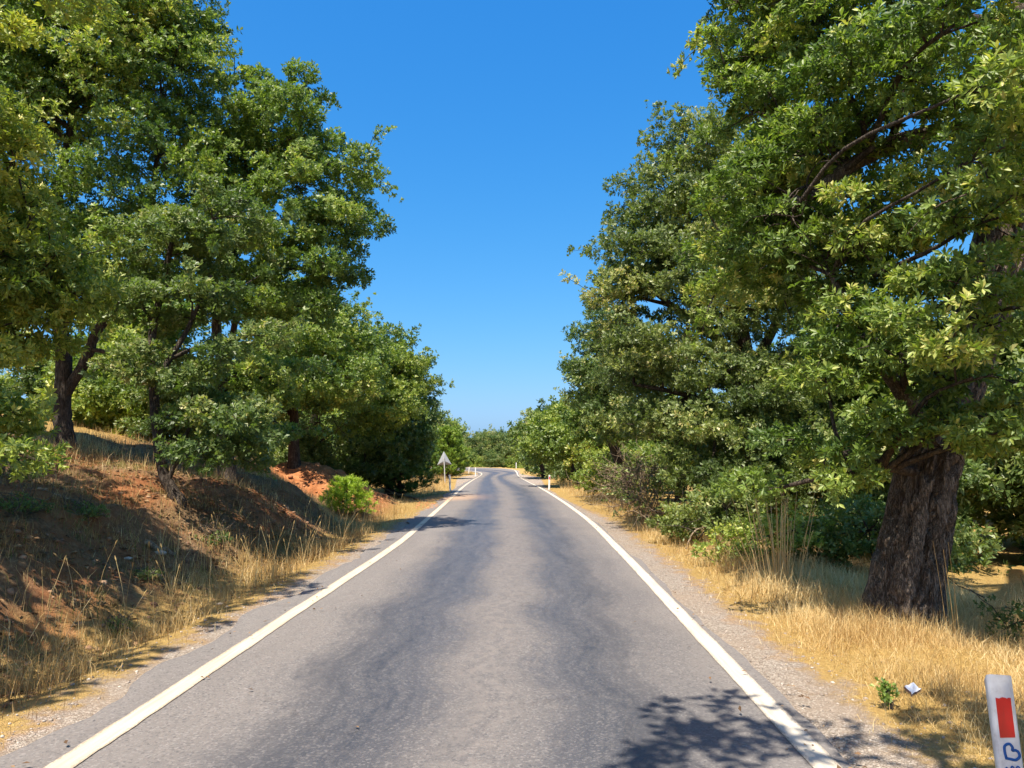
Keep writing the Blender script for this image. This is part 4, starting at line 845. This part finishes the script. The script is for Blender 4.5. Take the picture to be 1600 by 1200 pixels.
def rock_mesh(seed):
    r = rng(seed); t = (1 + 5 ** .5) / 2
    V = norm(np.array([(-1, t, 0), (1, t, 0), (-1, -t, 0), (1, -t, 0), (0, -1, t), (0, 1, t), (0, -1, -t), (0, 1, -t), (t, 0, -1), (t, 0, 1), (-t, 0, -1), (-t, 0, 1)], float))
    F = np.array([(0, 11, 5), (0, 5, 1), (0, 1, 7), (0, 7, 10), (0, 10, 11), (1, 5, 9), (5, 11, 4), (11, 10, 2), (10, 7, 6), (7, 1, 8), (3, 9, 4), (3, 4, 2), (3, 2, 6), (3, 6, 8), (3, 8, 9), (4, 9, 5), (2, 4, 11), (6, 2, 10), (8, 6, 7), (9, 8, 1)])
    return V * r.uniform(.6, 1.15, (12, 1)) * np.array([1, .8, .6]), F
RK = [rock_mesh(s) for s in range(6)]
def rocks(acc, r, P, sz):
    for p_, s_ in zip(P, sz):
        V, F = RK[r.integers(6)]; a = r.uniform(0, 6.28); c, s2 = math.cos(a), math.sin(a)
        acc.add((V @ np.array([[c, s2, 0], [-s2, c, 0], [0, 0, 1]])) * s_ + p_, F, r.uniform())
def stone_mat(name, stops):
    m = NT(name); n = m.noise(m.pos(), 30, 4); c = m.mix(m.rng(n, .3, .7, 0, .4), m.ramp(m.attr('tint'), stops), (.2, .15, .11)); m.bump(n, .5, .01); return m.base(c, .92, .2)
M['stone'] = stone_mat('gravel_stone', [(0, (.20, .165, .13)), (.5, (.34, .285, .23)), (1, (.54, .475, .39))])
M['clod'] = stone_mat('red_clod', [(0, (.34, .12, .045)), (.5, (.50, .20, .08)), (1, (.62, .30, .14))])
g = Acc(); r = rng(250); n = 3600
y = 3.2 + 22 * r.uniform(0, 1, n) ** 1.8; xr = np.interp(y, RR[:, 1], RR[:, 0]) + .22 + np.abs(r.normal(0, .42, n)); xl = np.interp(y, LL[:, 1], LL[:, 0]) - .5 - np.abs(r.normal(0, .35, n))
x = np.where(r.uniform(size=n) < .6, xr, xl); z_, o, s, *_ = ground_all(x, y)
k = in_view(np.c_[x, y, z_], .05) & (o < 2.0); rocks(g, r, np.c_[x, y, z_ + .002][k], (.006 + .018 * r.uniform(0, 1, n) ** 4)[k])
tag(g.build('gravel', M['stone']), 'loose gravel along both road shoulders', 'gravel', kind='stuff')
g = Acc(); r = rng(251); n = 900
y = r.uniform(19, 31, n); x = np.interp(y, LL[:, 1], LL[:, 0]) - r.uniform(1.4, 8, n); z_, o, s, red, trk = ground_all(x, y); k = r.uniform(size=n) < red
rocks(g, r, np.c_[x, y, z_][k], (.03 + .11 * r.uniform(0, 1, n) ** 3)[k])
n = 130; y = r.uniform(26, 29, n); x = np.interp(y, LL[:, 1], LL[:, 0]) - r.uniform(.15, .9, n); z_ = ground_all(x, y)[0]; rocks(g, r, np.c_[x, y, z_], .015 + .05 * r.uniform(0, 1, n) ** 3)
tag(g.build('red_earth_clods', M['clod']), 'red earth clods on the cut bank and by the track', 'earth', kind='stuff')

M['clod_brown'] = stone_mat('brown_clod', [(0, (.15, .068, .034)), (.5, (.28, .14, .07)), (1, (.42, .26, .15))])
g = Acc(); r = rng(252); n = 2600
x = r.uniform(-10, -4.0, n); y = 4.5 + 16 * r.uniform(0, 1, n) ** 1.3; z_, o, s, *_ = ground_all(x, y); k = (o > 1.5) & in_view(np.c_[x, y, z_], .03)
rocks(g, r, np.c_[x, y, z_][k], (.008 + .06 * r.uniform(0, 1, n) ** 5)[k])
tag(g.build('earth_clods', M['clod_brown']), 'brown earth clods and pebbles on the shaded left bank', 'earth', kind='stuff')
def stick(label, pts, r0, r1, name='fallen_branch', mat='deadwood', forks=2, seed=1):
    r = rng(seed); P = np.array(pts); b = P[0].copy(); root = Acc(); Q = curve_pts(P, 7); Q[1:-1] += r.normal(size=(len(Q) - 2, 3)) * r0 * .35; tube(root, Q, np.linspace(r0, r1, len(Q)), 7)
    for k in range(forks):
        j = r.integers(len(Q) // 3, len(Q) - 1); d = norm(r.normal(size=3) * [1, 1, .25] + [0, 0, .15]); L = np.linalg.norm(P[-1] - P[0]) * .28; tube(root, np.array([Q[j], Q[j] + d * L * .5 + [0, 0, .01], Q[j] + d * L]), [r0 * .5, r0 * .35, r1 * .5], 5)
    o = root.build(name, M[mat], None, True, b); o.location = b; return tag(o, label, 'branch')
def gp(px, py, Y, dz=.03):
    q = at(px, py, Y); return on_ground(q[0], Y, dz)
stick('pale fallen branch lying across the shaded left bank', [gp(55, 825, 10.5), gp(110, 830, 10.7), gp(165, 845, 10.8)], .022, .01, seed=3)
stick('bleached log half hidden in leaf litter under the slim oak', [gp(225, 850, 11), gp(275, 868, 11.2)], .045, .035, seed=4, forks=0)
stick('grey dead pole leaning out of the dark hollow by the dirt track', [gp(655, 775, 33), gp(620, 757, 34, .35), gp(590, 745, 35, .6)], .05, .03, seed=5, forks=3)
stick('fine dead twig among brambles right of the gravel shoulder', [gp(1072, 860, 15, .05), gp(1085, 830, 15, .35), gp(1110, 828, 15.3, .45)], .02, .008, seed=6, forks=2)
# stones on the bank
r = rng(260)
for k, (px, py, Y, s_, lab) in enumerate([(250, 862, 11, .10, 'pale flat stone under the slim slanting oak'), (200, 875, 10.2, .07, 'small pale stone below the flat one on the bank'), (195, 655, 30, .22, 'pale boulder in the sunny meadow behind the bank'), (345, 907, 9.6, .06, 'white stone at the edge of the left ditch grass')]):
    q = gp(px, py, Y, .0); g = Acc(); V, F = rock_mesh(300 + k); a = V[F]; g.add(V * s_ * np.array([1.3, 1, .7]), F, .8)
    o = g.build('stone', M['stone']); o.location = q + [0, 0, s_ * .2]; bm = o.modifiers.new('round', 'BEVEL'); bm.width = s_ * .12; bm.segments = 2; tag(o, lab, 'stone')

# ------------------------------------------------------------------ roadside furniture
def plain(name, c, rough=.5, spec=.4, dirt=(.35, .30, .24), amt=.25, sc=9):
    m = NT(name); p = m.new('ShaderNodeTexCoord').outputs['Object']; n = m.noise(p, sc, 6, .65); n2 = m.noise(m.mapv(p, (30, 30, 3)), 2, 4)
    cc = m.mix(m.math('MULTIPLY', m.rng(n, .42, .75), amt), c, dirt); cc = m.mix(m.rng(n2, .58, .8, 0, amt), cc, dirt); m.bump(n, .08, .003); return m.base(cc, rough, spec)
M['post'] = plain('post_white_plastic', (.74, .745, .74), amt=.5, sc=14); M['reflector'] = plain('red_reflector', (.62, .015, .02), .28, .6, (.30, .05, .04), .3)
M['marker_ink'] = plain('blue_marker_ink', (.012, .10, .36), .6, .3, (.1, .15, .3), .15); M['sign_back'] = plain('grey_sign_back', (.27, .285, .295), .5, .4, (.3, .29, .27), .2); M['steel'] = plain('galvanised_pole', (.50, .50, .48), .5, .5)
M['signface'] = plain('sign_border_red', (.6, .03, .03)); M['litter'] = plain('white_paper', (.82, .81, .80), .7, .3, (.6, .55, .5), .15); M['carton'] = plain('brown_carton', (.30, .17, .10), .8, .2)

def marker_post(label, x, y, h=.80, lean=(0, 0), red=False, drawing=False, rz=0.0, w=.102, group='roadside marker posts'):
    b = on_ground(x, y); b[2] = max(b[2], -.06)
    root = thing('marker_post', label, 'post', b, group); root.rotation_euler = (lean[0], lean[1], rz)
    d = .085; hw = w / 2
    # trapezoid hollow-looking section, slanted top sloping back
    prof = np.array([(-hw, -d / 2 + .012), (-hw + .012, -d / 2), (hw - .012, -d / 2), (hw, -d / 2 + .012), (hw * .62, d / 2), (-hw * .62, d / 2)]); k = len(prof)
    zs = [-.3, h * .5, h]; V = []
    for q, zz in enumerate(zs):
        for (a, c) in prof: V.append((a, c, zz - (.0 if q < 2 else (c + d / 2) * .55 + (a + hw) * .10)))
    F = []
    for q in range(len(zs) - 1):
        for j in range(k): F.append((q * k + j, q * k + (j + 1) % k, (q + 1) * k + (j + 1) % k, (q + 1) * k + j))
    n0 = 2 * k; me_f = Acc(); me_f.add(V, F); me_f.add(np.array(V[n0:]), [[0, 1, 2], [0, 2, 3], [0, 3, 4], [0, 4, 5]])
    me_f.build('body', M['post'], root)
    if red:
        a = Acc(); fr = -d / 2 - .003; rw = hw * .60; z0, z1 = h * .685, h * .882
        # slightly torn upper edge
        top = [(-rw, z1), (-rw * .55, z1 - .004), (-.1 * rw, z1 + .001), (rw * .35, z1 - .002), (rw * .5, z1 - .006), (rw * .7, z1 - .002), (rw, z1 - .003)]
        Vv = [(u_ - .002, fr, z0) for u_, _ in top] + [(u_, fr, v_) for u_, v_ in top]; n = len(top)
        Vb = [(u_, fr + .0025, v_) for u_, _, v_ in Vv]
        Ff = [(j, j + 1, n + j + 1, n + j) for j in range(n - 1)]; a.add(Vv, Ff)
        per_ = list(range(n)) + list(range(2 * n - 1, n - 1, -1)); a.add(Vv + Vb, [(per_[j], per_[(j + 1) % len(per_)], per_[(j + 1) % len(per_)] + 2 * n, per_[j] + 2 * n) for j in range(len(per_))])
        a.build('red_reflector', M['reflector'], root)
    if drawing:
        fr = -d / 2 - .002
        def stroke(pts, w_=.0055):
            a = Acc(); P = curve_pts([(u_, fr, v_) for u_, v_ in pts], 7); n = len(P); T = np.gradient(P, axis=0); Nn = norm(np.c_[-T[:, 2], T[:, 1] * 0, T[:, 0]]) * w_
            Vv = np.vstack([P - Nn, P + Nn, P - Nn + [0, .0015, 0], P + Nn + [0, .0015, 0]]); j = np.arange(n - 1)
            a.add(Vv, np.concatenate([np.stack([j, j + 1, n + j + 1, n + j], 1), np.stack([j, 2 * n + j, 2 * n + j + 1, j + 1], 1), np.stack([n + j, n + j + 1, 3 * n + j + 1, 3 * n + j], 1)]))
            return a
        zc = h * .612; sc = .036
        heart = [(-.62, -.62), (-.70, .1), (-.62, .75), (-.10, .98), (.22, .62), (.20, .22), (.55, .22), (.85, -.05), (.88, -.52), (.45, -.88), (-.1, -.80), (-.75, -.62)]
        o = stroke([(u_ * sc + .004, zc + v_ * sc) for u_, v_ in heart]).build('heart_drawing', M['marker_ink'], root); o['label'] = 'blue heart drawn on its side in marker'
        letters = [[(-.028, -.004), (-.022, .010), (-.014, -.004)], [(-.004, -.014), (-.003, .010), (.006, .010), (.008, -.014)], [(.018, -.014), (.018, .008), (.026, .012), (.032, .004)]]
        for L in letters: stroke([(u_, zc - .072 + v_) for u_, v_ in L], .003).build('ink_stroke', M['marker_ink'], root)
    return root
pn = at(1561, 1050, 3.55)
marker_post('white marker post with red reflector and blue heart, in the near right shade', pn[0] + .045, 3.55, h=pn[2] - gz(pn[0] + .045, 3.55) + .005, lean=(0, R_(-4.0)), red=True, drawing=True, rz=R_(-6))
marker_post('white marker post with red reflector at the distant right verge', at(858, 763, 42)[0], 42, .80, (0, R_(2)), True)
marker_post('white marker post beside the triangular sign', at(703.5, 766, 40)[0], 40, .84, (0, R_(-3)))
marker_post('slim white marker post on the left verge, just beyond the sign', at(743, 743, 70)[0], 70, .80, (0, 0))
marker_post('leftmost tiny marker post beyond the verge of the far bend', at(734, 736, 80)[0] - .1, 80, .72, (0, R_(4)))
marker_post('tiny white marker post at the outside of the far bend', -1.75, 98.5, .85)

# triangular sign seen from behind
sx = at(695.5, 752, 52)[0]; b = on_ground(sx, 52)
root = thing('triangular_sign', 'grey back of a triangular warning sign on a leaning pole', 'sign', b); root.rotation_euler = (0, R_(-3.0), 0)
a = Acc(); tube(a, [(0, 0, -.3), (0, 0, 1.0), (0, 0, 1.72)], .034, 12); a.build('pole', M['steel'], root, True)
def rtri(s_, y0, y1, rad=.05, zc=1.45):
    c = np.array([(-s_ / 2, 0), (s_ / 2, 0), (0, s_ * .93)]); P = []
    cen = c.mean(0)
    for q in range(3):
        p0, p1, p2 = c[q - 1], c[q], c[(q + 1) % 3]; d0 = (p0 - p1) / np.linalg.norm(p0 - p1); d1 = (p2 - p1) / np.linalg.norm(p2 - p1)
        for t in np.linspace(0, 1, 5): P.append(p1 + d0 * rad * (1 - t) ** 2 + d1 * rad * t ** 2)
    P = np.array(P); n = len(P); V = [(u_, y0, v_ + zc - .25) for u_, v_ in P] + [(u_, y1, v_ + zc - .25) for u_, v_ in P] + [(cen[0], y0, cen[1] + zc - .25), (cen[0], y1, cen[1] + zc - .25)]
    F = [(j, (j + 1) % n, 2 * n, 2 * n) for j in range(n)]
    tri = [(j, (j + 1) % n, 2 * n) for j in range(n)] + [(n + j, 2 * n + 1, n + (j + 1) % n) for j in range(n)]
    for j in range(n): tri += [(j, n + j, n + (j + 1) % n), (j, n + (j + 1) % n, (j + 1) % n)]
    return np.array(V), np.array(tri)
a = Acc(); a.add(*rtri(1.0, .045, .049)); a.build('plate', M['sign_back'], root)
a = Acc(); a.add(*rtri(1.0, .051, .053)); a.build('front_face', M['signface'], root)
for zz in (1.33, 1.62):
    a = Acc(); box(a, (0, .036, zz), (.11, .016, .035)); a.build('clamp', M['steel'], root)

# litter in the grass
q = at(1426, 1076, 5.55)
a = Acc(); Rm = np.array(Matrix.Rotation(R_(32), 3, 'X') @ Matrix.Rotation(R_(24), 3, 'Z'))
V = []; nn = 7
gu, gv_ = np.meshgrid(np.linspace(-.5, .5, nn), np.linspace(-.5, .5, nn)); hz = .012 * fbm(gu * 4, gv_ * 4, seed=9, oct=2).reshape(gu.shape)
V = np.c_[(gu * .085).ravel(), (gv_ * .065).ravel(), hz.ravel() + .012]; V2 = V - [0, 0, .012]
i = (np.arange(nn - 1)[:, None] * nn + np.arange(nn - 1)[None]).ravel(); F = np.stack([i, i + 1, i + nn + 1, i + nn], 1)
ring = list(range(nn)) + [nn * k + nn - 1 for k in range(1, nn)] + [nn * nn - 1 - k for k in range(1, nn)] + [nn * k for k in range(nn - 2, 0, -1)]
root = thing('crumpled_carton', 'crumpled white carton litter lying in straw right of the road', 'litter', q)
a.add(V @ Rm.T, F); a.build('white_panel', M['litter'], root)
a = Acc(); Vs = np.vstack([V[ring], V2[ring]]) @ Rm.T; n = len(ring); j = np.arange(n); a.add(Vs * 1.001, np.stack([j, n + j, n + (j + 1) % n, (j + 1) % n], 1)); a.add((V2 * [1.12, 1.12, 1]) @ Rm.T - [0, 0, .004], F); a.build('brown_side', M['carton'], root)

tris = 0; seen = set()
for o in SC.objects:
    if o.type == 'MESH' and o.data.name not in seen:
        seen.add(o.data.name); tris += sum(max(0, 1) for _ in ()) + len(o.data.loops) - 2 * len(o.data.polygons)
print('TRIANGLES', tris)
for o in SC.objects:
    if o.name.split('.')[0] in ('crown', 'branches', 'ground', 'dry_grass') : print(o.name, o.parent['label'][:40] if o.parent else '', len(o.data.polygons))
